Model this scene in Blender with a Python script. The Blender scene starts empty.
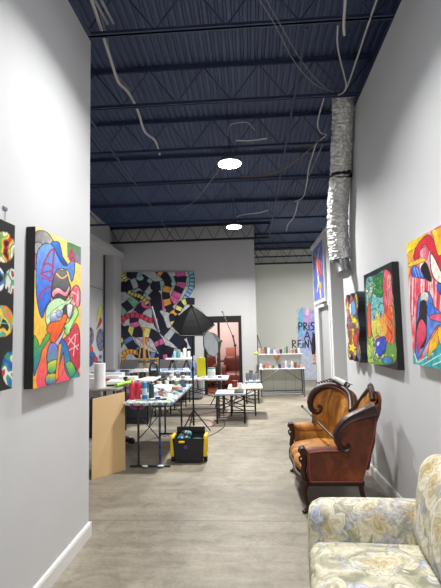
import bpy, bmesh, math, random
import numpy as np
from mathutils import Vector, Matrix
PI=math.pi; R=random.Random(7)
scn=bpy.context.scene; COL=scn.collection
# ------------------------------------------------------------------ materials
def lin(c):
    return tuple((x/12.92 if x<=.04045 else ((x+.055)/1.055)**2.4) for x in c)
def s8(r,g,b): return lin((r/255,g/255,b/255))
MATS={}
def mat(name,col,rough=.5,metal=0,var=0,scale=8,bump=0,bscale=60,emit=0,sheen=0,alpha=1,trans=0):
    if name in MATS: return MATS[name]
    m=bpy.data.materials.new(name); m.use_nodes=True; nt=m.node_tree; b=nt.nodes['Principled BSDF']
    c=s8(*col); b.inputs['Base Color'].default_value=(*c,1)
    b.inputs['Roughness'].default_value=rough; b.inputs['Metallic'].default_value=metal
    if trans: b.inputs['Transmission Weight'].default_value=trans
    if sheen: b.inputs['Sheen Weight'].default_value=sheen; b.inputs['Sheen Roughness'].default_value=.4
    tc=nt.nodes.new('ShaderNodeTexCoord')
    n=nt.nodes.new('ShaderNodeTexNoise'); n.inputs['Scale'].default_value=scale; n.inputs['Detail'].default_value=5
    nt.links.new(tc.outputs['Object'],n.inputs['Vector'])
    r=nt.nodes.new('ShaderNodeValToRGB'); v=max(var,.03)
    r.color_ramp.elements[0].position=.3; r.color_ramp.elements[1].position=.7
    r.color_ramp.elements[0].color=(*[x*(1-v) for x in c],1); r.color_ramp.elements[1].color=(*[min(1,x*(1+v)) for x in c],1)
    nt.links.new(n.outputs['Fac'],r.inputs['Fac']); nt.links.new(r.outputs['Color'],b.inputs['Base Color'])
    if bump:
        n2=nt.nodes.new('ShaderNodeTexNoise'); n2.inputs['Scale'].default_value=bscale; n2.inputs['Detail'].default_value=4
        nt.links.new(tc.outputs['Object'],n2.inputs['Vector'])
        bp=nt.nodes.new('ShaderNodeBump'); bp.inputs['Strength'].default_value=bump; bp.inputs['Distance'].default_value=.01
        nt.links.new(n2.outputs['Fac'],bp.inputs['Height']); nt.links.new(bp.outputs['Normal'],b.inputs['Normal'])
    if emit:
        b.inputs['Emission Color'].default_value=(*c,1); b.inputs['Emission Strength'].default_value=emit
    MATS[name]=m; return m
def ramp(nt,fac,stops):
    r=nt.nodes.new('ShaderNodeValToRGB'); e=r.color_ramp.elements
    e[0].position=stops[0][0]; e[0].color=(*s8(*stops[0][1]),1)
    e[1].position=stops[-1][0]; e[1].color=(*s8(*stops[-1][1]),1)
    for p,c in stops[1:-1]:
        q=e.new(p); q.color=(*s8(*c),1)
    nt.links.new(fac,r.inputs['Fac']); return r.outputs['Color']
def mixc(nt,f,a,b,mode='MIX'):
    m=nt.nodes.new('ShaderNodeMix'); m.data_type='RGBA'; m.blend_type=mode
    if isinstance(f,(int,float)): m.inputs[0].default_value=f
    else: nt.links.new(f,m.inputs[0])
    for k,x in ((6,a),(7,b)):
        if isinstance(x,tuple): m.inputs[k].default_value=(*s8(*x),1)
        else: nt.links.new(x,m.inputs[k])
    return m.outputs[2]
def tex(nt,kind,scale,detail=4,dist=0,vec=None,rough=.55):
    n=nt.nodes.new('ShaderNodeTexNoise' if kind=='n' else 'ShaderNodeTexVoronoi'); n.inputs['Scale'].default_value=scale
    if kind=='n':
        n.inputs['Detail'].default_value=detail; n.inputs['Distortion'].default_value=dist; n.inputs['Roughness'].default_value=rough
    if vec is not None: nt.links.new(vec,n.inputs['Vector'])
    return n
def mathn(nt,op,a,b=0,c=None):
    m=nt.nodes.new('ShaderNodeMath'); m.operation=op
    for i,x in enumerate((a,b)):
        if isinstance(x,(int,float)): m.inputs[i].default_value=x
        else: nt.links.new(x,m.inputs[i])
    return m.outputs[0]
def concrete():
    m=bpy.data.materials.new('concrete'); m.use_nodes=True; nt=m.node_tree; b=nt.nodes['Principled BSDF']
    tc=nt.nodes.new('ShaderNodeTexCoord'); o=tc.outputs['Object']
    a=tex(nt,'n',.9,6,.6,o,.62); c=ramp(nt,a.outputs['Fac'],[(.3,(138,131,118)),(.5,(162,155,141)),(.72,(184,177,163))])
    d=tex(nt,'n',5,8,1.2,o,.7); c2=ramp(nt,d.outputs['Fac'],[(.33,(150,142,126)),(.5,(205,202,196)),(.7,(228,226,222))])
    c=mixc(nt,.62,c,c2,'MULTIPLY')
    f=tex(nt,'n',38,6,0,o,.7); c3=ramp(nt,f.outputs['Fac'],[(.34,(196,194,188)),(.6,(250,250,250))]); c=mixc(nt,.45,c,c3,'MULTIPLY')
    # streaks along the trowel direction
    mp=nt.nodes.new('ShaderNodeMapping'); mp.inputs['Scale'].default_value=(.8,5,1); nt.links.new(o,mp.inputs['Vector'])
    g=tex(nt,'n',2.2,5,.5,mp.outputs['Vector'],.6); c4=ramp(nt,g.outputs['Fac'],[(.4,(255,255,255)),(.66,(206,202,192))]); c=mixc(nt,.6,c,c4,'MULTIPLY')
    # saw-cut joints every 2.9 m and dirt in them
    sp=nt.nodes.new('ShaderNodeSeparateXYZ'); nt.links.new(o,sp.inputs[0])
    wob=mathn(nt,'MULTIPLY',a.outputs['Fac'],.03)
    def joint(axis,off,per,w):
        v=mathn(nt,'ADD',sp.outputs[axis],wob); v=mathn(nt,'ADD',v,off); v=mathn(nt,'PINGPONG',v,per/2)
        return mathn(nt,'LESS_THAN',v,w)
    j=mathn(nt,'MAXIMUM',joint(1,-3.72,2.95,.008),joint(0,2.0,3.6,.008))
    j=mathn(nt,'MULTIPLY',j,.7)
    c=mixc(nt,j,c,(92,86,76))
    # cracks
    v=nt.nodes.new('ShaderNodeTexVoronoi'); v.feature='DISTANCE_TO_EDGE'; v.inputs['Scale'].default_value=.33
    wv=nt.nodes.new('ShaderNodeVectorMath'); wv.operation='ADD'; nt.links.new(o,wv.inputs[0]); nt.links.new(d.outputs['Color'],wv.inputs[1]); nt.links.new(wv.outputs[0],v.inputs['Vector'])
    cr=mathn(nt,'LESS_THAN',v.outputs['Distance'],.004); cr=mathn(nt,'MULTIPLY',cr,.4); c=mixc(nt,cr,c,(105,98,88))
    nt.links.new(c,b.inputs['Base Color'])
    rr=mathn(nt,'MULTIPLY',a.outputs['Fac'],.35); rr=mathn(nt,'ADD',rr,.33); nt.links.new(rr,b.inputs['Roughness'])
    bp=nt.nodes.new('ShaderNodeBump'); bp.inputs['Strength'].default_value=.25; bp.inputs['Distance'].default_value=.01
    nt.links.new(f.outputs['Fac'],bp.inputs['Height']); nt.links.new(bp.outputs['Normal'],b.inputs['Normal'])
    return m
def floral():
    m=bpy.data.materials.new('floral_fabric'); m.use_nodes=True; nt=m.node_tree; b=nt.nodes['Principled BSDF']
    tc=nt.nodes.new('ShaderNodeTexCoord'); o=tc.outputs['Object']
    w=tex(nt,'n',7,3,0,o); va=nt.nodes.new('ShaderNodeVectorMath'); va.operation='SCALE'; va.inputs[3].default_value=.08; nt.links.new(w.outputs['Color'],va.inputs[0])
    ad=nt.nodes.new('ShaderNodeVectorMath'); ad.operation='ADD'; nt.links.new(o,ad.inputs[0]); nt.links.new(va.outputs[0],ad.inputs[1]); O=ad.outputs[0]
    g=tex(nt,'n',5,6,1.8,o); base=ramp(nt,g.outputs['Fac'],[(.34,(146,146,124)),(.44,(178,176,152)),(.54,(204,199,178)),(.7,(222,217,200))])
    def rosette(base,scale,loc,size,stops,npet,keep):
        mp=nt.nodes.new('ShaderNodeMapping'); mp.inputs['Location'].default_value=loc; nt.links.new(O,mp.inputs['Vector']); Q=mp.outputs[0]
        v=tex(nt,'v',scale,vec=Q); d=nt.nodes.new('ShaderNodeVectorMath'); d.operation='SUBTRACT'; nt.links.new(Q,d.inputs[0]); nt.links.new(v.outputs['Position'],d.inputs[1])
        sp=nt.nodes.new('ShaderNodeSeparateXYZ'); nt.links.new(d.outputs[0],sp.inputs[0])
        yz=mathn(nt,'ADD',sp.outputs[1],sp.outputs[2]); an=mathn(nt,'ARCTAN2',sp.outputs[0],yz)
        rr=mathn(nt,'MULTIPLY',v.outputs['Distance'],1/size)
        tw=mathn(nt,'ADD',mathn(nt,'MULTIPLY',an,npet),mathn(nt,'MULTIPLY',rr,3.0)); pe=mathn(nt,'MULTIPLY',mathn(nt,'ABSOLUTE',mathn(nt,'COSINE',tw)),-.28)
        q=mathn(nt,'ADD',rr,pe); col=ramp(nt,q,stops)
        cs=nt.nodes.new('ShaderNodeSeparateColor'); nt.links.new(v.outputs['Color'],cs.inputs[0]); kk=mathn(nt,'LESS_THAN',cs.outputs[0],keep)
        k=mathn(nt,'MULTIPLY',mathn(nt,'LESS_THAN',q,.80),kk); return mixc(nt,mathn(nt,'MULTIPLY',k,.9),base,col)
    c=rosette(base,9,(1,2,3),.50,[(0,(120,126,160)),(.2,(164,168,196)),(.3,(136,142,176)),(.5,(184,188,208)),(.62,(208,210,218)),(.78,(146,152,168))],1.5,.55)
    c=rosette(c,7,(4,1,7),.55,[(0,(150,140,104)),(.15,(214,204,172)),(.24,(182,172,140)),(.42,(228,222,202)),(.5,(200,194,168)),(.66,(234,230,216)),(.78,(166,164,140))],2.5,.6)
    c=rosette(c,5.2,(0,0,0),.60,[(0,(170,146,98)),(.12,(206,190,150)),(.2,(176,160,120)),(.34,(222,212,182)),(.40,(192,182,150)),(.56,(230,224,204)),(.63,(206,200,176)),(.72,(232,228,212)),(.79,(150,150,128))],2.5,.6)
    e1=tex(nt,'n',26,5,.8,O); pl=ramp(nt,e1.outputs['Fac'],[(.36,(168,166,146)),(.47,(238,236,226)),(.53,(255,255,255)),(.6,(206,202,186)),(.66,(250,250,244))]); c=mixc(nt,.35,c,pl,'MULTIPLY')
    v2=tex(nt,'n',34,4,2.0,O); bl=ramp(nt,v2.outputs['Fac'],[(.36,(118,124,158)),(.48,(156,160,188)),(.56,(200,202,214)),(.64,(148,152,184))])
    ms=tex(nt,'n',6.2,4,1.2,O); mk=ramp(nt,ms.outputs['Fac'],[(.55,(0,0,0)),(.62,(255,255,255))])
    c=mixc(nt,mathn(nt,'MULTIPLY',mk,.55),c,bl)
    mp=nt.nodes.new('ShaderNodeMapping'); mp.inputs['Location'].default_value=(5,3,1); nt.links.new(O,mp.inputs['Vector'])
    ms2=tex(nt,'n',9,4,1.4,mp.outputs[0]); mk2=ramp(nt,ms2.outputs['Fac'],[(.56,(0,0,0)),(.62,(255,255,255))]); c=mixc(nt,mathn(nt,'MULTIPLY',mk2,.5),c,(134,136,116))
    nt.links.new(c,b.inputs['Base Color']); b.inputs['Roughness'].default_value=.85
    n2=tex(nt,'n',220,2,0,o); bp=nt.nodes.new('ShaderNodeBump'); bp.inputs['Strength'].default_value=.15; nt.links.new(n2.outputs['Fac'],bp.inputs['Height']); nt.links.new(bp.outputs['Normal'],b.inputs['Normal'])
    return m
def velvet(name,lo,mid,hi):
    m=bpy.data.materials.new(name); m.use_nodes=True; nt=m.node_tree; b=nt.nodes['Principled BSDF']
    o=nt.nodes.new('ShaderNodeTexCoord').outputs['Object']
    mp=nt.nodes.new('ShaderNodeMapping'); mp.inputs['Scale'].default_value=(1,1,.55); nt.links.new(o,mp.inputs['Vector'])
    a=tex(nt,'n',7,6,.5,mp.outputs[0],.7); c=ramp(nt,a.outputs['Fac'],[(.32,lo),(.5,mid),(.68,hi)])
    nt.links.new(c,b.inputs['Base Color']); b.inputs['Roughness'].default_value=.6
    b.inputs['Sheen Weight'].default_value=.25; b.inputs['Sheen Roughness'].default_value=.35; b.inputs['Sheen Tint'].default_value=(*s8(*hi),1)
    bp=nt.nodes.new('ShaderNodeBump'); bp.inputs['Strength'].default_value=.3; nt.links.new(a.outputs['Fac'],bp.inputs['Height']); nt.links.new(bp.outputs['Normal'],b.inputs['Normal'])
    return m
def foil():
    m=bpy.data.materials.new('foil_duct'); m.use_nodes=True; nt=m.node_tree; b=nt.nodes['Principled BSDF']
    o=nt.nodes.new('ShaderNodeTexCoord').outputs['Object']
    b.inputs['Metallic'].default_value=.6; b.inputs['Roughness'].default_value=.5
    a=tex(nt,'n',22,5,1,o); nt.links.new(ramp(nt,a.outputs['Fac'],[(.3,(196,196,196)),(.6,(240,240,238))]),b.inputs['Base Color'])
    v=tex(nt,'v',26,vec=o); bp=nt.nodes.new('ShaderNodeBump'); bp.inputs['Strength'].default_value=.6; bp.inputs['Distance'].default_value=.02
    s=mathn(nt,'ADD',v.outputs['Distance'],a.outputs['Fac']); nt.links.new(s,bp.inputs['Height']); nt.links.new(bp.outputs['Normal'],b.inputs['Normal'])
    return m
def splatter(name,base,cols,dens=.6):
    m=bpy.data.materials.new(name); m.use_nodes=True; nt=m.node_tree; b=nt.nodes['Principled BSDF']
    o=nt.nodes.new('ShaderNodeTexCoord').outputs['Object']; c=base
    for i,cc in enumerate(cols):
        mp=nt.nodes.new('ShaderNodeMapping'); mp.inputs['Location'].default_value=(i*7.3,i*3.1,i*1.7); nt.links.new(o,mp.inputs['Vector'])
        n=tex(nt,'n',9+i*2.3,3,.8,mp.outputs[0]); k=mathn(nt,'GREATER_THAN',n.outputs['Fac'],dens); c=mixc(nt,k,c,cc)
    nt.links.new(c,b.inputs['Base Color']); b.inputs['Roughness'].default_value=.45; return m
def carpetwood():
    return mat('dark_plank',(62,40,30),.4,0,.3,6)
VC=bpy.data.materials.new('painted_canvas'); VC.use_nodes=True
_n=VC.node_tree; _a=_n.nodes.new('ShaderNodeVertexColor'); _a.layer_name='paint'; _b=_n.nodes['Principled BSDF']; _n.links.new(_a.outputs['Color'],_b.inputs['Base Color']); _b.inputs['Roughness'].default_value=.42
CONC=concrete(); FLOR=floral(); FOIL=foil()
VEL=velvet('gold_velvet',(106,60,16),(158,102,36),(202,146,68)); VELD=velvet('shaded_gold_velvet',(64,26,9),(96,42,15),(132,66,27))  # VELD: same velvet with the shade of the outer sides put into its colour
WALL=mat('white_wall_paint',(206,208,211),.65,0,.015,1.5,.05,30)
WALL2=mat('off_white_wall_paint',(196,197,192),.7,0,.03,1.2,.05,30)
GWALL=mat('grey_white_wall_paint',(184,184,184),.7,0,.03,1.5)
BASEB=mat('white_baseboard_paint',(222,222,222),.4,0,.02,4)
NAVY=mat('navy_deck_paint',(60,74,108),.55,0,.10,3)
NAVYD=mat('navy_steel_paint',(54,65,96),.5,0,.12,6)
BLACK=mat('black_metal',(26,26,28),.4,.4)
BLK=mat('black_plastic',(24,24,26),.45)
BLKC=mat('black_canvas_edge',(22,22,26),.6)
WHT=mat('white_plastic',(228,228,226),.4)
CABW=mat('white_cable',(190,190,190),.5); CABB=mat('grey_cable',(120,124,134),.5); CABN=mat('brown_cable',(120,100,84),.5)
WOODD=mat('mahogany',(46,22,18),.42,0,.25,14,.2,40); PIPE=mat('rose_piping',(132,62,50),.6)
HARD=mat('tan_hardboard',(198,166,120),.6,0,.05,3)
STEEL=mat('galvanised_steel',(150,152,154),.35,.8,.1,12)
LEGG=mat('grey_leg_metal',(100,102,104),.4,.6)
YEL=mat('yellow_plastic',(236,196,20),.4); PAPER=mat('paper',(226,222,212),.8,0,.04,20)
CREAM=mat('cream_board',(216,204,178),.7,0,.06,6)
TOPW=mat('white_table_top',(208,210,212),.45,0,.05,8)
SPL=splatter('paint_splattered_top',(196,204,200),[(86,150,90),(60,110,190),(230,226,220),(120,90,160),(210,190,90),(40,120,130)],.58)
SPL2=splatter('paint_smeared_top',(206,210,214),[(110,150,200),(226,226,226),(180,80,80),(90,140,130)],.6)
CLOTH=splatter('blue_dropcloth',(140,166,200),[(198,208,220),(110,140,186),(210,212,214)],.56)
# ------------------------------------------------------------------ mesh helpers
def frame(a,b):
    d=(Vector(b)-Vector(a)); l=d.length; return Vector(a),d.normalized() if l>0 else Vector((0,0,1)),l
class MB:
    def __init__(s): s.bm=bmesh.new()
    def box(s,lo,hi,bev=0,seg=2):
        c=[(lo[i]+hi[i])/2 for i in range(3)]; d=[abs(hi[i]-lo[i]) for i in range(3)]
        t=bmesh.new(); bmesh.ops.create_cube(t,size=1)
        bmesh.ops.scale(t,vec=d,verts=t.verts)
        if bev: bmesh.ops.bevel(t,geom=t.edges[:],offset=min(bev,min(d)*.49),segments=seg,affect='EDGES',profile=.5)
        bmesh.ops.translate(t,vec=c,verts=t.verts); s.add(t); return s
    def add(s,t,mtx=None):
        if mtx is not None: bmesh.ops.transform(t,matrix=mtx,verts=t.verts)
        me=bpy.data.meshes.new('tmp'); t.to_mesh(me); t.free(); s.bm.from_mesh(me); bpy.data.meshes.remove(me); return s
    def cyl(s,a,b,r,r2=None,n=12):
        r2=r if r2 is None else r2; o,d,l=frame(a,b)
        t=bmesh.new(); bmesh.ops.create_cone(t,cap_ends=True,segments=n,radius1=r,radius2=max(r2,1e-5),depth=l)
        q=Vector((0,0,1)).rotation_difference(d); s.add(t,Matrix.Translation(o+d*l/2)@q.to_matrix().to_4x4()); return s
    def sph(s,c,r,sc=(1,1,1),n=12):
        t=bmesh.new(); bmesh.ops.create_uvsphere(t,u_segments=n,v_segments=max(6,n//2+2),radius=r)
        bmesh.ops.scale(t,vec=sc,verts=t.verts); bmesh.ops.translate(t,vec=c,verts=t.verts); s.add(t); return s
    def lathe(s,c,prof,n=16,axis=None):
        t=bmesh.new(); rings=[]
        for r,z in prof: rings.append([t.verts.new((max(r,1e-4)*math.cos(2*PI*i/n),max(r,1e-4)*math.sin(2*PI*i/n),z)) for i in range(n)])
        for a,b in zip(rings,rings[1:]):
            for i in range(n): t.faces.new((a[i],a[(i+1)%n],b[(i+1)%n],b[i]))
        t.faces.new(rings[0][::-1]); t.faces.new(rings[-1])
        m=Matrix.Translation(c)
        if axis is not None: m=m@Vector((0,0,1)).rotation_difference(Vector(axis).normalized()).to_matrix().to_4x4()
        s.add(t,m); return s
    def tube(s,pts,r,n=8,sub=0,close=False):
        P=[Vector(p) for p in pts]; rs=list(r) if isinstance(r,(list,tuple)) else [r]*len(P)
        if sub:
            Q=[];qr=[]
            for i in range(len(P)-1):
                p0=P[max(i-1,0)];p1=P[i];p2=P[i+1];p3=P[min(i+2,len(P)-1)]
                for k in range(sub):
                    t=k/sub; Q.append(.5*((2*p1)+(p2-p0)*t+(2*p0-5*p1+4*p2-p3)*t*t+(3*p1-p0-3*p2+p3)*t**3)); qr.append(rs[i]*(1-t)+rs[i+1]*t)
            Q.append(P[-1]);qr.append(rs[-1]);P,rs=Q,qr
        t=bmesh.new(); rings=[]; up=None
        for i,p in enumerate(P):
            d=(P[min(i+1,len(P)-1)]-P[max(i-1,0)]).normalized()
            if up is None: up=d.orthogonal().normalized()
            up=(up-d*up.dot(d)); up=up.normalized() if up.length>1e-6 else d.orthogonal().normalized()
            w=d.cross(up)
            rings.append([t.verts.new(p+(up*math.cos(2*PI*k/n)+w*math.sin(2*PI*k/n))*rs[i]) for k in range(n)])
        for a,b in zip(rings,rings[1:]):
            for i in range(n): t.faces.new((a[i],a[(i+1)%n],b[(i+1)%n],b[i]))
        t.faces.new(rings[0][::-1]); t.faces.new(rings[-1]); s.add(t); return s
    def prism(s,poly,axis,a,b,bev=0):
        """poly: 2D points in the plane perpendicular to axis (0:yz 1:xz 2:xy) extruded a..b"""
        def P(u,v,w): return {0:(w,u,v),1:(u,w,v),2:(u,v,w)}[axis]
        t=bmesh.new(); A=[t.verts.new(P(u,v,a)) for u,v in poly]; B=[t.verts.new(P(u,v,b)) for u,v in poly]; n=len(poly)
        t.faces.new(A); t.faces.new(B[::-1])
        for i in range(n): t.faces.new((A[i],B[i],B[(i+1)%n],A[(i+1)%n]))
        bmesh.ops.recalc_face_normals(t,faces=t.faces[:])
        if bev: bmesh.ops.bevel(t,geom=[e for e in t.edges],offset=bev,segments=2,affect='EDGES')
        s.add(t); return s
    def surf(s,grid,thick=None,off=(0,0,0)):
        """grid[i][j] of points; closed slab if thick vector given"""
        t=bmesh.new(); n=len(grid); m=len(grid[0])
        A=[[t.verts.new(p) for p in row] for row in grid]
        for i in range(n-1):
            for j in range(m-1): t.faces.new((A[i][j],A[i+1][j],A[i+1][j+1],A[i][j+1]))
        if thick is not None:
            B=[[t.verts.new(Vector(grid[i][j])+Vector(thick(i,j) if callable(thick) else thick)) for j in range(m)] for i in range(n)]
            for i in range(n-1):
                for j in range(m-1): t.faces.new((B[i][j],B[i][j+1],B[i+1][j+1],B[i+1][j]))
            for i in range(n-1):
                t.faces.new((A[i][0],B[i][0],B[i+1][0],A[i+1][0])); t.faces.new((A[i][m-1],A[i+1][m-1],B[i+1][m-1],B[i][m-1]))
            for j in range(m-1):
                t.faces.new((A[0][j],A[0][j+1],B[0][j+1],B[0][j])); t.faces.new((A[n-1][j],B[n-1][j],B[n-1][j+1],A[n-1][j+1]))
            bmesh.ops.recalc_face_normals(t,faces=t.faces[:])
        s.add(t); return s
    def pillow(s,lo,hi,r=.05,dome=.03,n=8,rot=None):
        """soft cushion: superellipsoid-ish rounded box with domed top"""
        c=Vector([(lo[i]+hi[i])/2 for i in range(3)]); h=[(hi[i]-lo[i])/2 for i in range(3)]
        t=bmesh.new(); bmesh.ops.create_cube(t,size=2); bmesh.ops.subdivide_edges(t,edges=t.edges[:],cuts=n,use_grid_fill=True)
        for v in t.verts:
            p=v.co.copy(); q=[]
            for i in range(3):
                q.append(p[i]*h[i])
            # round edges by clamping to inner box
            inner=[max(-(h[i]-r),min(h[i]-r,q[i])) for i in range(3)]
            d=Vector([q[i]-inner[i] for i in range(3)])
            if d.length>1e-9:
                mx=max(abs(x) for x in d); d=d.normalized()*min(mx,r) if sum(abs(x)>1e-9 for x in d)>1 else d
            q=Vector(inner)+d
            fx=(1-(q[0]/h[0])**2); fy=(1-(q[1]/h[1])**2); fz=(1-(q[2]/h[2])**2)
            q+=Vector((math.copysign(dome,q[0])*fy*fz*(abs(q[0])/h[0]),math.copysign(dome,q[1])*fx*fz*(abs(q[1])/h[1]),math.copysign(dome,q[2])*fx*fy*(abs(q[2])/h[2])))
            v.co=q
        m=Matrix.Translation(c)
        if rot is not None: m=m@rot
        s.add(t,m); return s
ORG={}
def build(name,mb,m,parent=None,smooth=True,origin=None):
    bm=mb.bm if isinstance(mb,MB) else mb
    bmesh.ops.recalc_face_normals(bm,faces=bm.faces[:])
    if parent is not None: o0=ORG[parent.name]
    else:
        xs=[v.co for v in bm.verts]
        o0=Vector(origin) if origin is not None else Vector(((min(v.x for v in xs)+max(v.x for v in xs))/2,(min(v.y for v in xs)+max(v.y for v in xs))/2,min(v.z for v in xs)))
    bmesh.ops.translate(bm,vec=-o0,verts=bm.verts)
    me=bpy.data.meshes.new(name); bm.to_mesh(me); bm.free()
    o=bpy.data.objects.new(name,me); COL.objects.link(o)
    for x in (m if isinstance(m,(list,tuple)) else [m]): me.materials.append(x)
    if smooth:
        for p in me.polygons: p.use_smooth=True
        try: me.set_sharp_from_angle(angle=math.radians(38))
        except Exception: pass
    if parent is not None: o.parent=parent
    else: o.location=o0
    ORG[o.name]=o0; return o
def thing(name,label,cat,loc,group=None):
    o=bpy.data.objects.new(name,None); COL.objects.link(o); o.location=loc; o.empty_display_size=.1
    o['label']=label; o['category']=cat
    if group: o['group']=group
    ORG[o.name]=Vector(loc); return o
def tag(o,label,cat,group=None):
    o['label']=label; o['category']=cat
    if group: o['group']=group
    return o
def struct(name,mb,m,parent=None,smooth=False):
    o=build(name,mb,m,parent,smooth); o['kind']='structure'; return o
# ------------------------------------------------------------------ camera
H=1.52; YAW,PITCH,ROLL=0.06255,0.08753,math.radians(-1.25)
CM=(Matrix.Rotation(YAW,3,'Z')@Matrix.Rotation(PI/2+PITCH,3,'X')@Matrix.Rotation(ROLL,3,'Z'))
cd=bpy.data.cameras.new('camera'); co=bpy.data.objects.new('camera',cd); COL.objects.link(co)
co.matrix_world=Matrix.Translation((0,0,H))@CM.to_4x4(); cd.sensor_fit='VERTICAL'; cd.sensor_height=36; cd.lens=36*440/588; cd.clip_start=.05
scn.camera=co
def proj(p):
    q=CM.transposed()@(Vector(p)-Vector((0,0,H))); return 220.5+440*q.x/-q.z, 294-440*q.y/-q.z
# ------------------------------------------------------------------ painter (albedo of artworks)
class Art:
    """colour grid for a flat artwork whose corners are TL,TR,BR,BL in space; shapes are traced in photo coordinates"""
    def __init__(s,TL,TR,BR,BL,nx,ny,bg):
        s.c=[np.array(p,float) for p in (TL,TR,BR,BL)]; s.nx,s.ny=nx,ny
        u,v=np.meshgrid(np.linspace(0,1,nx),np.linspace(0,1,ny)); s.u,s.v=u,v
        p=[proj(q) for q in (TL,TR,BR,BL)]; src=[(0,0),(1,0),(1,1),(0,1)]
        A=[];B=[]
        for (a,b),(x,y) in zip(src,p):
            A.append([a,b,1,0,0,0,-a*x,-b*x]);B.append(x);A.append([0,0,0,a,b,1,-a*y,-b*y]);B.append(y)
        h=np.linalg.solve(np.array(A,float),np.array(B,float)); w=h[6]*u+h[7]*v+1
        s.X=(h[0]*u+h[1]*v+h[2])/w; s.Y=(h[3]*u+h[4]*v+h[5])/w
        s.col=np.zeros((ny,nx,3)); s.al=np.ones((ny,nx),bool); s.rs=np.random.RandomState(3)
        s.fill(np.ones((ny,nx),bool),bg)
    def local(s): s.X,s.Y=s.u*100,s.v*100; return s
    def noise(s,sc,seed=0):
        r=np.random.RandomState(seed); n=np.zeros((s.ny,s.nx))
        for k in range(6):
            a=r.uniform(0,2*PI); f=sc*(.6+1.2*r.rand()); n+=np.sin((s.u*math.cos(a)+s.v*math.sin(a))*f+r.uniform(0,6)+1.5*np.sin((s.u*math.sin(a)-s.v*math.cos(a))*f*.6+r.uniform(0,6)))
        return n/6
    def fill(s,m,c):
        if isinstance(c,tuple) and isinstance(c[0],tuple):   # gradient (c0,c1,'u'|'v'|'n')
            a,b=np.array(c[0]),np.array(c[1]); k=c[2] if len(c)>2 else 'v'
            if isinstance(k,str): pass
            t={'u':s.X,'v':s.Y}.get(k)
            if t is None: t=.5+.9*s.noise(26,int(a[0])+7)
            else:
                tm=t[m]; t=(t-tm.min())/(np.ptp(tm)+1e-6) if tm.size else t*0
            t=np.clip(t,0,1)[...,None]; full=a*(1-t)+b*t; s.col[m]=full[m]
        else: s.col[m]=np.array(c)
        s.al|=m
    def inside(s,pts):
        m=np.zeros(s.X.shape,bool); n=len(pts)
        for i in range(n):
            x1,y1=pts[i];x2,y2=pts[(i+1)%n]
            if y1==y2: continue
            c=((y1>s.Y)!=(y2>s.Y))&(s.X<(x2-x1)*(s.Y-y1)/(y2-y1)+x1); m^=c
        return m
    def smooth(s,pts,close=True):
        P=[np.array(p,float) for p in pts]; n=len(P); o=[]
        for i in range(n if close else n-1):
            g=(lambda k:P[k%n]) if close else (lambda k:P[min(max(k,0),n-1)])
            p0,p1,p2,p3=g(i-1),g(i),g(i+1),g(i+2)
            for k in range(6):
                t=k/6; o.append(.5*((2*p1)+(p2-p0)*t+(2*p0-5*p1+4*p2-p3)*t*t+(3*p1-p0-3*p2+p3)*t**3))
        if not close: o.append(P[-1])
        return o
    def dist(s,path):
        best=np.full(s.X.shape,1e9); arc=np.zeros(s.X.shape); L=0
        for (x1,y1),(x2,y2) in zip(path,path[1:]):
            dx,dy=x2-x1,y2-y1; l=math.hypot(dx,dy)
            if l<1e-9: continue
            t=np.clip(((s.X-x1)*dx+(s.Y-y1)*dy)/l/l,0,1); d=np.hypot(s.X-x1-t*dx,s.Y-y1-t*dy)
            k=d<best; best[k]=d[k]; arc[k]=(L+t*l)[k]; L+=l
        return best,arc,L
    def poly(s,pts,c,ol=.5,oc=(14,14,20),sm=True):
        q=s.smooth(pts) if sm else pts; m=s.inside(q)
        if ol:
            d,_,_=s.dist(list(q)+[q[0]]); s.fill(d<ol,oc); m&=(d>=ol*.6)
        if m.any(): s.fill(m,c)
        return s
    def line(s,pts,w,c,ol=0,oc=(14,14,20),taper=0,gap=0,sm=True):
        q=s.smooth(pts,False) if sm else pts; d,a,L=s.dist(q); W=w/2*(1-taper*(a/L))
        if ol: s.fill(d<W+ol,oc)
        m=d<W
        if isinstance(c,list):
            k=np.clip((a/L*len(c)).astype(int),0,len(c)-1)
            for i,cc in enumerate(c): s.fill(m&(k==i),cc)
            if gap: fr=(a/L*len(c))%1; s.fill(m&((fr<gap)|(fr>1-gap)),oc)
        else: s.fill(m,c)
        return s
    def ell(s,x,y,rx,ry,c,ol=.4):
        d=np.hypot((s.X-x)/rx,(s.Y-y)/ry)
        if ol: s.fill(d<1+ol/min(rx,ry),(14,14,20))
        s.fill(d<1,c); return s
    def build(s,name,parent=None,mask=False,off=(0,0,0)):
        u,v=s.u[...,None],s.v[...,None]; TL,TR,BR,BL=s.c
        P=((TL*(1-u)+TR*u)*(1-v)+(BL*(1-u)+BR*u)*v+np.array(off)).reshape(-1,3)
        idx=np.arange(s.nx*s.ny).reshape(s.ny,s.nx)
        F=np.stack([idx[:-1,:-1],idx[1:,:-1],idx[1:,1:],idx[:-1,1:]],-1).reshape(-1,4)
        if mask:
            a=s.al; k=(a[:-1,:-1]&a[1:,:-1]&a[1:,1:]&a[:-1,1:]).reshape(-1); F=F[k]
        o0=np.array(ORG[parent.name]) if parent is not None else P.mean(0)
        me=bpy.data.meshes.new(name); me.from_pydata((P-o0).tolist(),[],F.tolist())
        at=me.color_attributes.new('paint','FLOAT_COLOR','POINT')
        br=(.10*s.noise(60,41)+.08*s.noise(130,42)+.05*s.noise(240,43))[...,None]
        c=np.clip(s.col*(1+br)+br*14,0,255)/255.; c=np.where(c<=.04045,c/12.92,((c+.055)/1.055)**2.4); c=np.concatenate([c.reshape(-1,3),np.ones((c.size//3,1))],1)
        at.data.foreach_set('color',c.astype(np.float32).ravel()); me.materials.append(VC)
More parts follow.
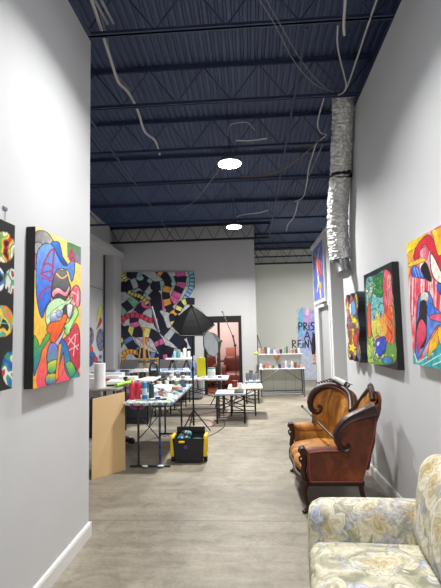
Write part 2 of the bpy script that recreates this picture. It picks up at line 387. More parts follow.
        if mask:
            b=bmesh.new(); b.from_mesh(me); bmesh.ops.delete(b,geom=[v for v in b.verts if not v.link_faces],context='VERTS'); b.to_mesh(me); b.free()
        o=bpy.data.objects.new(name,me); COL.objects.link(o)
        if parent is not None: o.parent=parent
        else: o.location=o0
        ORG[o.name]=Vector(o0); return o
def cr(ox,oy,sc): return lambda *p:[(ox+x/sc,oy+y/sc) for x,y in p]
# ------------------------------------------------------------------ setting
def deck(Y): return 4.62-.035*Y
def bot(Y): return 4.17-.035*Y
struct('floor',MB().box((-4.2,-2.6,-.1),(3.8,14.4,0)),CONC)
XL=-1.26; XR=1.25
def wallx(name,x0,x1,y0,y1,zf,m,z0=0): return struct(name,MB().prism([(y0,z0),(y1,z0),(y1,zf(y1)),(y0,zf(y0))],0,x0,x1),m)
wallx('wall_left',-1.40,XL,-2.5,3.42,lambda Y:3.975,WALL)
wallx('wall_right',XR,1.40,-2.5,5.82,bot,WALL)
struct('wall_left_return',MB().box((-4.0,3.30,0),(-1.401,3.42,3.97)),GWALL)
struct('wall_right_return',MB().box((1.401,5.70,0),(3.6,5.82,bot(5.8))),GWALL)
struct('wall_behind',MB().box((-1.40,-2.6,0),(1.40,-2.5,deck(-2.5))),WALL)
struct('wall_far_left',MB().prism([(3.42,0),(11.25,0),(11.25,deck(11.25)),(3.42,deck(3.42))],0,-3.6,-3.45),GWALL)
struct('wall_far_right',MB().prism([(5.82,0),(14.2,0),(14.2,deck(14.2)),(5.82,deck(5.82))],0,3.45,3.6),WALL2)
# wall with the mural and the doorway
DX0,DX1,DZ=-1.12,-.185,1.93
mw=MB(); zt=deck(11)
mw.box((-3.45,11,0),(DX0,11.15,zt)); mw.box((DX0,11,DZ),(DX1,11.15,zt)); mw.box((DX1,11,0),(.19,11.15,zt))
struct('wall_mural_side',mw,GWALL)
struct('wall_block_side',MB().box((.09,11.15,0),(.19,14.0,deck(14))),WALL2)
struct('wall_rear',MB().box((.19,14.0,0),(3.45,14.15,deck(14))),WALL2)
pk=mat('pink_room_wall',(226,202,197),.7,0,.04,2)
struct('wall_pink_room',MB().box((-2.6,13.3,0),(.09,13.4,2.6)),pk)
struct('wall_pink_room_side',MB().box((-2.7,11.15,0),(-2.6,13.4,2.6)),pk)
struct('ceiling_pink_room',MB().box((-2.7,11.15,2.6),(.09,13.4,2.7)),pk)
# doorway trim
t=MB(); t.box((DX1-.075,10.96,0),(DX1,11.16,DZ)); t.box((DX0,10.96,0),(DX0+.06,11.16,DZ)); t.box((DX0+.06,10.96,DZ-.16),(DX1-.075,11.16,DZ)); struct('door_1',t,mat('black_door_frame',(22,18,20),.4))
struct('trim_3',MB().box((-.80,11.2,0),(-.74,11.26,2.2)),mat('brown_post',(58,34,28),.5))
# corner pilaster, soffit, pipe
struct('trim_4',MB().box((-3.449,10.35,0),(-3.22,10.999,3.55)),GWALL)
struct('trim_5',MB().box((-3.449,4.5,3.45),(-3.15,10.99,3.6)),GWALL)
struct('trim_6',MB().cyl((-3.42,10.27,0),(-3.42,10.27,3.44),.02),mat('dark_pipe',(60,60,66),.5))
# baseboards
def basex(name,x0,x1,y0,y1,h=.10): 
    m=MB(); m.box((x0,y0,0),(x1,y1,h),.004); xm=x0 if abs(x0)<abs(x1) else x1
    struct(name,m,BASEB)
bb=MB(); bb.prism([(XL,0),(XL+.018,0),(XL+.018,.085),(XL+.012,.1),(XL,.105)],1,-2.5,3.42); bb.prism([(3.42,0),(3.438,0),(3.438,.1),(3.42,.1)],0,-1.40,XL+.018); struct('baseboard_left',bb,BASEB)
bb=MB(); bb.prism([(XR,0),(XR-.018,0),(XR-.018,.085),(XR-.012,.1),(XR,.105)],1,-2.5,5.82); struct('baseboard_right',bb,BASEB)
struct('baseboard_far',MB().box((-3.2,10.985,0),(DX0,11,.09)).box((DX1,10.985,0),(.2,11,.09)),BASEB)
# white box room on the right with its doorway
BX=1.49; bw=MB(); BH=3.36
bw.box((BX,7.98,0),(BX+.1,8.18,BH)); bw.box((BX,9.5,0),(BX+.1,10.1,BH)); bw.box((BX,8.18,2.03),(BX+.1,9.5,BH))
bw.box((BX+.1,7.98,0),(3.45,8.08,BH)); bw.box((BX+.1,10.0,0),(3.45,10.1,BH)); bw.box((BX-.03,7.95,BH),(3.45,10.13,BH+.06))
struct('wall_box_room',bw,WALL)
struct('trim_7',MB().box((BX-.015,8.14,0),(BX-.0005,8.22,2.07)).box((BX-.015,9.46,0),(BX-.0005,9.54,2.07)).box((BX-.015,8.22,1.99),(BX-.0005,9.46,2.07)),BASEB)
struct('door_2',MB().box((BX+.06,8.185,.01),(BX+.095,9.495,2.025)),mat('grey_door_paint',(168,170,172),.5))
# corrugated steel deck
d=MB(); prof=[]; x=-4.1; 
while x<3.75:
    prof+=[(x,0),(x+.036,0),(x+.045,.017),(x+.066,.017)]; x+=.075
g=[[ (px,Y,deck(Y)+pz) for px,pz in prof] for Y in (-2.65,5,14.4)]
d.surf(g); struct('ceiling',d,NAVY)
struct('ceiling_backing',MB().prism([(-2.65,deck(-2.65)+.06),(14.4,deck(14.4)+.06),(14.4,deck(14.4)+.12),(-2.65,deck(-2.65)+.12)],0,-4.1,3.75),NAVY)
# open-web joists: each one a thing
def joist(Y,x0,x1,label,name='roof_joist',pitch=.62,heavy=1,zb=None,zt_=None):
    zb=bot(Y) if zb is None else zb; zt2=(deck(Y)-.012) if zt_ is None else zt_
    t=thing(name,label,'roof joist',((x0+x1)/2,Y,zb),'blue steel roof joists')
    a=.027*heavy; h=.036*heavy
    def chord(z,s):
        m=MB(); m.box((x0,Y-a,z),(x1,Y-.006,z+.008)); m.box((x0,Y+.006,z),(x1,Y+a,z+.008)); m.box((x0,Y-.012,z),(x1,Y-.006,z+s*h)); m.box((x0,Y+.006,z),(x1,Y+.012,z+s*h)); return m
    build('bottom_chord',chord(zb,1),NAVYD,t,False); build('top_chord',chord(zt2,-1),NAVYD,t,False)
    n=int(round((x1-x0)/pitch)); p=(x1-x0)/n; pts=[]
    for i in range(n): pts+=[(x0+i*p,Y,zt2-.02),(x0+(i+.5)*p,Y,zb+.02)]
    pts.append((x1,Y,zt2-.02)); build('web',MB().tube(pts,.011*heavy,6),NAVYD,t,False); return t
words=['','','overhead, above the top edge of the photo','just above the top edge of the photo','topmost in the photo, between both white wall tops','second from the top, behind the foil duct top','third from the top, just above the nearer lamp','fourth from the top, just beyond the nearer lamp','fifth from the top, between the two lamps','sixth from the top, just above the farther lamp','']
ys=[3.46+1.12*k for k in range(7)]
for Y,w in zip([1.22,2.34],words[2:4]): joist(Y,XL-.13,XR+.14,'navy steel roof joist '+w)
for Y,w in zip(ys[:6],words[4:10]):
    joist(Y,-3.44,3.44 if Y>5.8 else XR+.14,'navy steel roof joist '+w)
NAVYD=mat('black_steel_paint',(26,30,42),.5)
joist(10.8,-3.44,.6,'deep black-blue steel truss running along the top of the mural wall','roof_truss',.42,1.3,3.82)
joist(11.9,.22,3.44,'navy open-web steel roof joist high beyond the end of the mural wall')
joist(13.0,.22,3.44,'navy open-web steel roof joist next before the rear wall truss')
joist(13.8,.22,3.44,'deep black-blue steel truss in front of the rear wall above the lettering','roof_truss',.42,1.3,3.63)
NAVYD=MATS['navy_steel_paint']
# continuous bridging rods along the building
for x,l in ((-1.75,'thin steel bridging rod under the joists beyond the left wall end'),(.55,'thin steel bridging rod under the joists beside the right wall')):
    tag(build('bridging_rod',MB().cyl((x,3.5,bot(3.5)-.014),(x,10.7,bot(10.7)-.014),.013,n=6),NAVYD),l,'bridging rod','bridging rods')
tag(build('steel_angle',MB().prism([(-.0,0),(.10,0),(.10,.02),(.02,.02),(.02,.12),(0,.12)],1,-2.4,3.35),NAVYD),'dark steel angle running along the top of the left wall','steel angle')
o=bpy.data.objects['steel_angle']; o.location.x=XL-.02; o.location.z=3.976
# ------------------------------------------------------------------ lamps
EM=bpy.data.materials.new('lamp_glow'); EM.use_nodes=True; b=EM.node_tree.nodes['Principled BSDF']; b.inputs['Emission Color'].default_value=(.93,.96,1,1); b.inputs['Emission Strength'].default_value=25; b.inputs['Base Color'].default_value=(1,1,1,1)
def highbay(x,y,z,label,power,spr=None):
    t=thing('high_bay_lamp',label,'ceiling lamp',(x,y,z),'round high bay ceiling lamps')
    build('housing',MB().lathe((x,y,z+.012),[(.15,0),(.165,.01),(.165,.04),(.10,.06),(.08,.12),(.03,.13)],28),mat('lamp_housing',(110,112,118),.4,.5),t)
    ln=build('lens',MB().lathe((x,y,z),[(.10,-.002),(.152,.0),(.152,.012)],28),EM,t)
    build('driver',MB().lathe((x,y,z-.016),[(.028,0),(.032,.004),(.032,.014)],14),WHT,ln)
    build('hook',MB().tube([(x,y,z+.13),(x,y,z+.17),(x,y,deck(y)-.004)],.008,6),STEEL,t)
    ld=bpy.data.lights.new('lamp_light','AREA'); ld.shape='DISK'; ld.size=.30; ld.energy=power; ld.color=(1,.985,.955); ld.spread=math.radians(spr or SPR)
    lo=bpy.data.objects.new('lamp_light',ld); COL.objects.link(lo); lo.location=(0,0,-.03); lo.parent=t
    return t
PW=150; SPR=140
highbay(-.20,5.80,3.79,'round glowing LED high bay lamp nearer to the camera, above the middle of the hall',PW*.70)
highbay(-.25,8.95,3.68,'smaller looking round LED high bay lamp farther back, in front of the mural wall',PW*1.15)
highbay(-.15,2.65,3.84,'round LED high bay lamp overhead in the hallway, above the top edge of the photo',PW*.36)
highbay(-.15,-.5,3.95,'round LED high bay lamp behind the camera in the hallway',PW*.30)
highbay(2.0,11.4,3.6,'unseen LED high bay lamp added to light the rear lettering wall',PW*.80,172)  # unseen lamp, added with a wide spread to light the rear wall evenly
def light(n,loc,size,p,col=(1,1,1),rot=(0,0,0)):
    ld=bpy.data.lights.new(n,'AREA'); ld.size=size; ld.energy=p; ld.color=col; lo=bpy.data.objects.new(n,ld); COL.objects.link(lo); lo.location=loc; lo.rotation_euler=rot; return lo
pl=bpy.data.lights.new('pink_room_lamp','POINT'); pl.energy=60; pl.color=(1,.96,.95); pl.shadow_soft_size=.1
po=bpy.data.objects.new('pink_room_lamp',pl); COL.objects.link(po); po.location=(-.9,12.0,2.35)
# ------------------------------------------------------------------ hanging cables
def cable(pts,r,m,label,sub=4,n=6,g='loose cables hanging under the roof'): return tag(build('cable',MB().tube(pts,r,n,sub),m),label,'cable',g)
z=4.12
cable([(-1.12,2.7,z+.03),(-1.17,3.31,z),(-1.2,3.61,z-.02),(-1.22,3.87,z-.05),(-1.24,4.14,z-.07),(-1.21,4.38,z-.04),(-1.22,4.73,z),(-1.22,4.89,z-.02),(-1.24,5.27,z-.06),(-1.17,5.56,z-.05),(-1.18,5.91,z-.1)],.015,CABW,'thick pale grey cable snaking away under the roof beside the left wall')
cable([(-1.15,3.31,z+.04),(-1.18,3.61,z),(-1.25,3.95,z-.02),(-1.22,4.2,z-.03),(-1.19,4.42,z)],.008,CABB,'thin grey cable lying against the thick pale cable')
cable([(.14,3.14,4.04),(.28,3.42,4.02),(.49,3.91,4.0),(.73,4.3,4.0),(.97,4.56,4.05)],.005,CABB,'grey cable drooping from top centre to the foil duct top, left of its twin')
cable([(.17,3.12,4.06),(.34,3.48,4.04),(.54,3.9,4.02),(.79,4.34,4.03),(.99,4.62,4.07)],.005,CABB,'grey cable drooping from top centre to the foil duct top, right of its twin')
cable([(.77,3.0,4.1),(.80,3.2,4.02),(.84,3.45,4.0),(.87,3.56,3.99)],.012,CABW,'short white cable end hanging right of top centre')
cable([(1.06,3.1,4.08),(1.06,3.54,4.05),(1.08,4.02,4.05),(1.09,4.57,4.06),(.98,4.66,4.07)],.008,CABW,'white cable running along the right wall top to the foil duct')
cable([(.8,3.48,4.02),(.84,3.7,3.98),(.97,4.08,3.97),(1.05,4.33,3.98),(1.05,4.5,4.0),(.98,4.6,4.03)],.007,CABW,'white cable looping down to a bunch above the foil duct')
cable([(.98,5.41,3.93),(.81,5.76,3.88),(.58,6.23,3.86),(.31,6.52,3.88),(-.08,6.73,3.95)],.008,CABN,'brown cable sagging across from the foil duct to beyond the nearer lamp')
cable([(.87,4.59,4.0),(.86,4.97,3.93),(.93,5.23,3.92),(1.03,5.38,3.95),(.96,5.61,3.97)],.007,CABW,'white cable with a kink just left of the foil duct top')
cable([(.95,5.64,3.97),(.93,6.23,3.88),(.98,6.9,3.86),(1.01,7.6,3.85),(.90,7.95,3.88)],.008,CABW,'white cable dangling left of the foil duct at its middle')
cable([(1.04,5.7,3.97),(1.0,6.1,3.9),(.98,6.6,3.88)],.008,CABB,'short grey cable tail left of the foil duct')
cable([(.96,7.95,3.87),(.97,8.78,3.82),(.9,9.34,3.8),(.92,10.0,3.82)],.009,CABW,'white cable zigzagging away above the box room')
cable([(-.20,5.35,4.0),(-.17,5.42,4.16),(-.05,5.4,4.18),(.06,5.3,4.12),(.14,5.25,4.0)],.007,CABW,'white power lead arching over the nearer lamp')
cable([(-.1,5.5,3.99),(.1,5.5,3.98),(.3,5.48,3.99)],.009,CABW,'white lead lying along the joist right of the nearer lamp')
cable([(-.2,8.95,3.9),(-.05,8.9,3.93),(.25,8.7,3.9),(.45,8.6,3.92)],.009,CABW,'white lead running right from the farther lamp')
cable([(-.35,6.3,3.95),(-.6,6.9,3.9),(-.9,7.6,3.86),(-1.3,8.3,3.88)],.007,CABB,'grey cable running back and left from the nearer lamp')
for k,(dx,l) in enumerate(((0,'grey conduit at the top left along the wall top, left one'),(.05,'grey conduit at the top left along the wall top, right one'))):
    cable([(-1.15+dx,1.2,4.20),(-1.14+dx,3.2,4.15),(-1.12+dx,3.44,4.14)],.012,mat('conduit_grey',(150,154,162),.4),l,1,8,'conduits above the left wall')
cable([(-3.40,8.6,2.66),(-3.41,9.2,2.60),(-3.41,10.2,2.58)],.008,CABB,'thin dark cable strung across the far left wall',3,6)
# ------------------------------------------------------------------ foil duct
t=thing('foil_duct','crinkled silver foil flexible duct hanging down the end of the right wall','air duct',(1.10,5.3,2.1))
def ductseg(pts,rb,seed):
    rr=random.Random(seed); P=[];Rr=[]
    n=60
    for i in range(n+1):
        f=i/n*(len(pts)-1); k=min(int(f),len(pts)-2); u=f-k
        p0,p1,p2,p3=[Vector(pts[max(0,min(len(pts)-1,j))]) for j in (k-1,k,k+1,k+2)]
        p=.5*((2*p1)+(p2-p0)*u+(2*p0-5*p1+4*p2-p3)*u*u+(3*p1-p0-3*p2+p3)*u**3)
        P.append(p); Rr.append(rb*(1+(.022 if i%2 else -.022)+rr.uniform(-.035,.035)))
    m=MB().tube(P,Rr,32)
    for v in m.bm.verts: v.co+=Vector((rr.uniform(-1,1),rr.uniform(-1,1),rr.uniform(-1,1)))*.0085
    return m
build('duct_sleeve',ductseg([(1.122,4.78,4.13),(1.122,4.84,3.95),(1.12,4.98,3.6),(1.12,5.10,3.325)],.118,1),FOIL,t)
build('duct_sleeve',ductseg([(1.12,5.10,3.305),(1.10,5.2,3.05),(1.10,5.28,2.8),(1.10,5.3,2.58),(1.115,5.3,2.36)],.120,2),FOIL,t)
build('strap',MB().lathe((1.12,5.10,3.30),[(.128,0),(.132,.005),(.132,.03),(.128,.035)],24),BLK,t)
build('bracket',MB().box((1.235,5.085,3.295),(1.249,5.115,3.34)),BLK,t); build('strap_buckle',MB().cyl((1.19,4.995,3.317),(1.19,4.965,3.317),.024),BLK,t)
build('elbow',MB().tube([(1.115,5.3,2.42),(1.12,5.28,2.34),(1.13,5.24,2.24),(1.135,5.2,2.17)],[.098,.096,.090,.09],20,3),STEEL,t)
# ------------------------------------------------------------------ artworks
def canvas(name,label,art,body,edge,parts=True,group='paintings in the studio'):
    """body: (lo,hi) box of the stretcher"""
    lo,hi=body; t=thing(name,label,'painting',((lo[0]+hi[0])/2,(lo[1]+hi[1])/2,lo[2]),group)
    build('stretcher',MB().box(lo,hi,.003,1),edge,t,False); art.build('painted_face',t); return t
# left: large colourful painting
y0,y1,z0,z1=2.405,3.09,1.230,2.150; D=.055
x=XL+D+.001
A=Art((x,y0,z1),(x,y1,z1+.01),(x,y1,z0),(x,y0,z0),170,230,((246,236,150),(250,176,20),'v'))
c1=cr(25,220,6.53); c2=cr(25,305,6.53)
A.poly(c2(60,330,130,250) if 0 else c2((85,540),(80,420),(110,260),(160,230),(300,320),(350,420),(350,480),(200,520)),((255,140,40),(245,70,120),'v'),0)
A.poly(c1((278,145),(365,180),(365,290),(320,270),(278,240)),((70,150,70),(150,120,170),'v'),.3,sm=False)
A.poly(c1((66,90),(110,70),(150,88),(182,135),(188,175),(140,150),(100,180),(66,230)),((120,120,122),(196,196,190),'u'))
A.poly(c1((66,150),(110,155),(100,190),(80,230),(66,225)),(168,172,168))
A.poly(c1((66,230),(84,235),(86,290),(66,320)),(232,90,120))
A.poly(c1((172,148),(215,142),(232,180),(245,240),(275,290),(250,305),(205,240),(180,190)),((60,130,220),(20,70,180),'v'))
A.poly(c1((75,270),(88,195),(130,155),(180,168),(215,240),(255,300),(292,280),(318,235),(324,320),(305,400),(280,330),(220,320),(188,370),(172,440),(165,520),(135,570),(110,640),(85,560),(72,440)),((120,170,240),(30,90,220),'v'))
for q in (((105,350),(125,280),(160,210),(188,195),(180,290),(170,375),(105,355)),((115,300),(150,285),(190,310)),((105,350),(160,335),(200,370)),((110,380),(175,400),(195,420)),((180,430),(120,460),(95,500),(110,520))): A.line(c1(*q),1.7,(176,50,110))
A.line(c1((305,190),(292,255),(320,262),(305,195)),2.2,(190,50,90))
A.poly(c1((172,460),(185,385),(208,325),(240,332),(265,330),(285,400),(296,450),(268,520),(220,520),(180,515)),((130,130,130),(70,70,74),'v'))
A.poly(c1((176,470),(215,440),(262,470),(285,430),(292,452),(268,500),(215,480),(182,505)),((255,220,220),(240,110,140),'v'))
A.line(c1((205,350),(240,380),(275,360)),1.6,(250,200,150),.3)
A.poly(c1((292,490),(325,430),(352,440),(362,500),(352,560),(310,570)),((250,190,190),(226,60,90),'n'))
A.line(c1((310,470),(345,500),(320,550)),1.4,(250,225,220)); A.line(c1((335,450),(330,560)),1.0,(230,60,80))
A.poly(c2((135,100),(140,20),(175,-30),(225,-45),(270,-25),(310,-50),(290,-10),(245,25),(225,50),(190,60),(150,135)),((190,235,180),(226,244,214),'n'))
A.line(c2((145,80),(190,30),(250,-10)),.8,(110,170,130))
for X,Y,r in ((190,82,27),(222,60,20),(243,45,13)): q=c2((X,Y))[0]; A.ell(q[0],q[1],r/6.53,r/6.0,((236,240,252),(110,130,210),'v'))
A.poly(c2((248,30),(270,0),(275,60),(262,90)),(70,66,70))
A.poly(c2((275,0),(310,0),(305,50),(290,90),(275,60)),((250,250,250),(190,190,200),'v'))
A.poly(c2((142,160),(150,130),(180,112),(230,100),(250,62),(275,70),(262,120),(240,165),(200,245),(170,245),(158,200)),((255,120,40),(236,84,20),'v'))
A.poly(c2((325,5),(348,50),(320,110),(295,160),(292,192),(264,188),(258,135),(285,110),(312,60)),((150,230,120),(200,246,180),'n'))
A.poly(c2((180,270),(230,200),(262,150),(250,190),(215,265),(190,285)),((240,240,255),(160,150,220),'v'))
A.poly(c2((252,230),(285,190),(325,125),(345,140),(358,220),(358,390),(320,420),(290,350),(275,280)),((226,60,80),(190,30,60),'v'))
for q in (((280,260),(320,200),(345,190)),((285,215),(345,290)),((330,200),(315,330)),((280,300),(350,260))): A.line(c2(*q),.7,(250,220,220))
A.poly(c2((58,215),(78,225),(96,272),(110,245),(140,192),(160,185),(160,215),(125,270),(108,300),(100,345),(75,420),(58,450)),((90,190,60),(20,110,180),'v'))
A.poly(c2((142,330),(165,250),(205,262),(215,320),(205,400),(190,470),(200,500),(140,520),(150,420)),((120,130,220),(60,180,90),'v'))
A.poly(c2((150,380),(205,360),(200,420),(175,450),(150,430)),((250,230,60),(40,160,120),'v'))
A.poly(c2((140,460),(200,450),(200,500),(165,520),(135,510)),((250,220,60),(30,110,190),'v'))
A.poly(c2((238,225),(262,240),(285,300),(300,370),(340,430),(348,470),(300,485),(262,420),(250,310),(228,380),(205,420),(215,320)),((40,100,200),(30,170,160),'v'))
A.poly(c2((265,390),(300,370),(330,430),(300,470)),((150,210,90),(40,150,110),'v'))
A.line(c2((230,260),(215,380),(205,480)),2.2,((240,180,40),(250,130,30),'v'),.4)
canvas('abstract_painting','tall bright painting of blue, yellow and orange cartoonish swirls on the left wall',A,((XL+.002,y0,z0),(XL+D,y1,z1)),BLKC)
# left: circles on black
y0,y1,z0,z1=1.35,2.185,1.262,2.10
A=Art((x,y0,z1),(x,y1,z1),(x,y1,z0),(x,y0,z0),160,170,(24,22,26))
c3=cr(0,215,3.25)
def disc(X,Y,rx,ry,cols,seed):
    px,py=c3((X,Y))[0]; d=np.hypot((A.X-px)/(rx/3.25),(A.Y-py)/(ry/3.25))<1
    n=A.noise(40,seed); n2=A.noise(22,seed+5)
    for i,c in enumerate(cols):
        A.fill(d&((n+.6*n2)>(-.55+i*.33)),c)
disc(12,105,36,50,[(200,60,50),(236,210,30),(120,170,90),(230,226,220),(236,200,40)],3)
disc(38,215,24,40,[(220,220,216),(90,150,110),(220,226,226),(150,60,50)],9)
disc(8,345,36,52,[(240,200,40),(60,170,170),(236,120,40),(140,200,60)],12)
disc(40,500,34,60,[(30,90,200),(40,150,110),(230,230,230),(190,40,60)],21)
disc(-2,210,16,38,[(60,120,200),(230,230,230)],2)
disc(-40,150,30,50,[(60,120,200),(230,80,80),(240,210,40)],31); disc(-60,300,34,60,[(60,170,120),(230,180,80),(240,210,240)],33); disc(-40,450,34,60,[(200,90,40),(60,110,190)],34)
A.line(c3((5,130),(45,95)),.8,(20,20,22)); A.line(c3((0,352),(45,352)),.8,(60,200,190))
canvas('circle_painting','black painting with multicoloured marbled discs, cut by the left edge of the photo',A,((XL+.002,y0,z0),(XL+D,y1,z1)),BLKC)
tag(build('wall_hook',MB().box((XL+.0005,2.16,2.185),(XL+.006,2.20,2.2)).cyl((XL+.004,2.18,2.13),(XL+.004,2.18,2.19),.0015,n=5),mat('hook_purple',(120,110,140),.5)),'small wire hook on the white wall above the black circle painting','hook')
# right: face on black
y0,y1,z0,z1=4.59,3.685,1.185,2.075; x=XR-D-.001
def rx(n): return XR-n
A=Art((x,y0,z1),(x,y1,z1),(x,y1,z0),(x,y0,z0),220,220,(20,22,26))
c4=cr(360,255,4.9)
A.poly(c4((28,130),(60,105),(85,95),(115,75),(150,95),(158,200),(172,300),(172,420),(180,470),(160,530),(40,520),(36,380),(30,250)),((40,150,150),(110,160,60),'v'),0)
A.poly(c4((30,125),(60,110),(70,180),(55,260),(35,250)),((150,200,200),(60,130,130),'n'),.3)
for k in range(9):
    q=c4((32+R.random()*34,125+R.random()*90))[0]; A.ell(q[0],q[1],1.1,1.4,R.choice([(230,236,230),(90,170,190),(40,90,110)]),.2)
A.poly(c4((35,250),(50,240),(56,330),(52,400),(40,400)),((220,60,30),(240,120,40),'v'),.3)
A.poly(c4((60,190),(90,170),(120,200),(125,300),(115,400),(75,420),(58,380),(52,300)),((130,200,190),(90,180,190),'n'),.4)
A.poly(c4((66,120),(90,96),(120,100),(122,180),(100,208),(70,190)),((40,150,60),(20,90,50),'n'),.4)
A.line(c4((75,165),(110,190)),1,(60,190,90))
A.poly(c4((118,80),(135,75),(152,100),(158,220),(150,290),(130,330),(118,260),(112,160)),((236,120,140),(226,60,80),'n'),.3)
A.poly(c4((135,110),(150,105),(155,230),(140,220)),((240,200,200),(230,90,110),'v'),0)
A.poly(c4((130,262),(160,255),(168,330),(165,430),(130,420),(122,350)),((236,110,50),(226,80,30),'n'),.3)
A.line(c4((135,300),(155,330),(140,360),(158,390)),.6,(20,20,30))
A.poly(c4((66,300),(90,290),(98,370),(92,420),(70,410),(58,360)),((240,220,60),(200,210,80),'v'),0)
A.poly(c4((98,300),(125,290),(130,380),(112,420),(100,380)),((240,140,60),(230,200,60),'v'),0)
A.line(c4((58,272),(72,262),(80,272)),.9,(20,24,34)); A.line(c4((90,260),(100,235),(112,240)),.9,(20,24,34))
for X,Y in ((70,305),(102,290)):
    q=c4((X,Y))[0]; A.ell(q[0],q[1],1.9,2.6,(220,236,236),.45); A.ell(q[0],q[1],.9,1.6,(40,100,140),.3)
A.line(c4((82,350),(80,380),(92,388)),.6,(30,60,50))
A.poly(c4((76,405),(84,396),(96,398),(100,410),(88,424)),(236,110,120),.4)
A.poly(c4((72,425),(90,412),(118,400),(128,430),(118,480),(90,495),(72,470)),((30,60,190),(40,90,220),'n'),.6)
A.poly(c4((82,430),(96,424),(94,440),(84,448)),(220,226,236),.3)
A.poly(c4((36,420),(58,410),(70,470),(62,520),(38,520)),((200,220,60),(120,170,60),'n'),.3)
for k in range(16):
    q=c4((38+R.random()*130,470+R.random()*50))[0]; A.ell(q[0],q[1],.9,1.2,R.choice([(230,220,120),(60,130,150),(190,200,90),(230,236,230),(30,60,60)]),.2)
RF=random.Random(9)
for k in range(46):
    X,Y=34+RF.random()*34,118+RF.random()*140; q=c4((X,Y),(X+RF.uniform(-14,14),Y+RF.uniform(6,22))); A.line(q,.55,RF.choice([(40,120,130),(180,220,210),(110,170,80),(30,60,70),(210,220,120)]),sm=False)
for k in range(40):
    X,Y=128+RF.random()*34,90+RF.random()*320; q=c4((X,Y),(X+RF.uniform(-8,8),Y+RF.uniform(14,40))); A.line(q,.6,RF.choice([(240,150,160),(200,40,70),(240,120,50),(246,190,90),(90,30,50)]),sm=False)
for k in range(36):
    X,Y=38+RF.random()*38,400+RF.random()*110; q=c4((X,Y),(X+RF.uniform(-10,10),Y+RF.uniform(6,18))); A.line(q,.6,RF.choice([(230,230,90),(110,160,60),(40,90,60),(240,240,200),(60,140,140)]),sm=False)
for k in range(26):
    X,Y=66+RF.random()*56,100+RF.random()*100; q=c4((X,Y),(X+RF.uniform(-12,12),Y+RF.uniform(-6,18))); A.line(q,.6,RF.choice([(30,110,50),(80,190,90),(20,70,50),(140,200,120)]),sm=False)
for k in range(18):
    X,Y=70+RF.random()*50,190+RF.random()*180; q=c4((X,Y),(X+RF.uniform(-3,3),Y+RF.uniform(6,16))); A.line(q,.5,RF.choice([(160,220,200),(230,230,120),(90,180,190),(240,180,90)]),sm=False)
A.poly(c4((110,505),(150,500),(160,525),(115,530)),((60,150,200),(40,90,150),'n'),.3)
canvas('face_painting','square painting of a multicoloured face on black, middle one on the right wall',A,((XR-D,y1,z0),(XR-.002,y0,z1)),BLKC)
# right: large red, blue, yellow
y0,y1,z0,z1=3.335,2.44,1.262,2.15
A=Art((x,y0,z1),(x,y1,z1),(x,y1,z0),(x,y0,z0),230,230,((232,60,80),(240,190,200),'n'))
c5=cr(401,220,7.35); c6=cr(401,290,6.92)
for k in range(30):
    X=60+k*13+R.random()*6; A.line(c5((X,430),(X-6,640+R.random()*150)),.8,R.choice([(246,220,226),(222,40,70),(250,240,240),(200,30,60)]))
A.poly(c5((35,185),(110,130),(200,100),(160,190),(90,260),(40,300)),((250,230,40),(246,170,30),'u'),.2)
A.poly(c5((45,260),(100,210),(150,170),(190,150),(150,230),(80,290),(60,430),(45,420)),((246,150,40),(250,200,60),'n'),.2)
A.poly(c5((95,250),(130,170),(200,110),(250,170),(290,250),(330,330),(330,420),(270,330),(215,230),(170,180),(130,280),(100,290)),((226,30,60),(200,30,60),'n'),.4)
A.poly(c5((225,85),(270,60),(300,50),(330,40),(330,200),(280,260),(250,180),(240,130)),((250,220,60),(246,160,40),'n'),.3)
A.poly(c5((140,230),(180,195),(205,220),(190,290),(150,280)),((250,200,210),(220,60,100),'u'),.2)
A.poly(c5((150,290),(170,320),(165,370),(140,350)),(250,240,236),0)
A.poly(c5((50,325),(150,280),(180,300),(60,345)),((250,190,50),(246,210,90),'n'),.2)
A.poly(c5((178,310),(205,360),(225,450),(180,430),(145,360)),(24,20,28),.2)
A.poly(c5((78,360),(100,335),(150,380),(172,430),(140,425),(85,410)),((70,130,230),(30,80,200),'v'),.4)
for X in (95,115,135): A.line(c5((X,350),(X+22,420)),.35,(230,240,252))
A.poly(c5((215,260),(232,255),(270,330),(300,390),(330,420),(330,470),(265,450),(225,380)),((250,248,236),(240,236,226),'n'),.6)
A.poly(c5((262,480),(290,470),(330,500),(330,560),(285,540)),((50,110,220),(30,70,190),'v'),.4)
A.poly(c6((100,400),(110,180),(120,60),(150,20),(185,10),(215,60),(225,110),(265,150),(330,230),(250,250),(190,350),(120,480),(108,470)),((60,110,220),(120,160,230),'n'),.5)
A.poly(c6((132,70),(145,20),(185,20),(188,72),(160,80)),((240,236,230),(200,196,190),'v'),.3)
A.poly(c6((135,85),(172,80),(178,200),(172,360),(130,400),(108,260),(125,180)),(26,20,26),.2)
A.poly(c6((108,300),(135,205),(170,240),(172,320),(140,390),(115,430)),((236,90,120),(210,40,90),'v'),.3)
A.poly(c6((190,90),(225,110),(235,170),(205,190),(180,150)),((40,100,220),(60,140,240),'n'),.3)
A.poly(c6((200,180),(240,165),(330,160),(330,230),(250,215),(205,200)),((240,120,150),(220,60,110),'n'),.4)
A.poly(c6((85,505),(90,400),(105,470),(140,480),(200,400),(330,330),(330,600),(80,600)),((20,140,150),(90,200,200),'n'),0)
for q in (((120,500),(220,440)),((150,520),(300,430)),((95,440),(110,500)),((220,520),(330,470))): A.line(c6(*q),1.0,(226,244,240))
A.poly(c6((185,480),(200,360),(240,290),(262,260),(255,380),(215,430)),((250,220,60),(246,150,40),'n'),.3)
A.poly(c6((255,270),(275,255),(330,250),(330,380),(270,370)),((250,226,60),(240,190,40),'n'),.3)
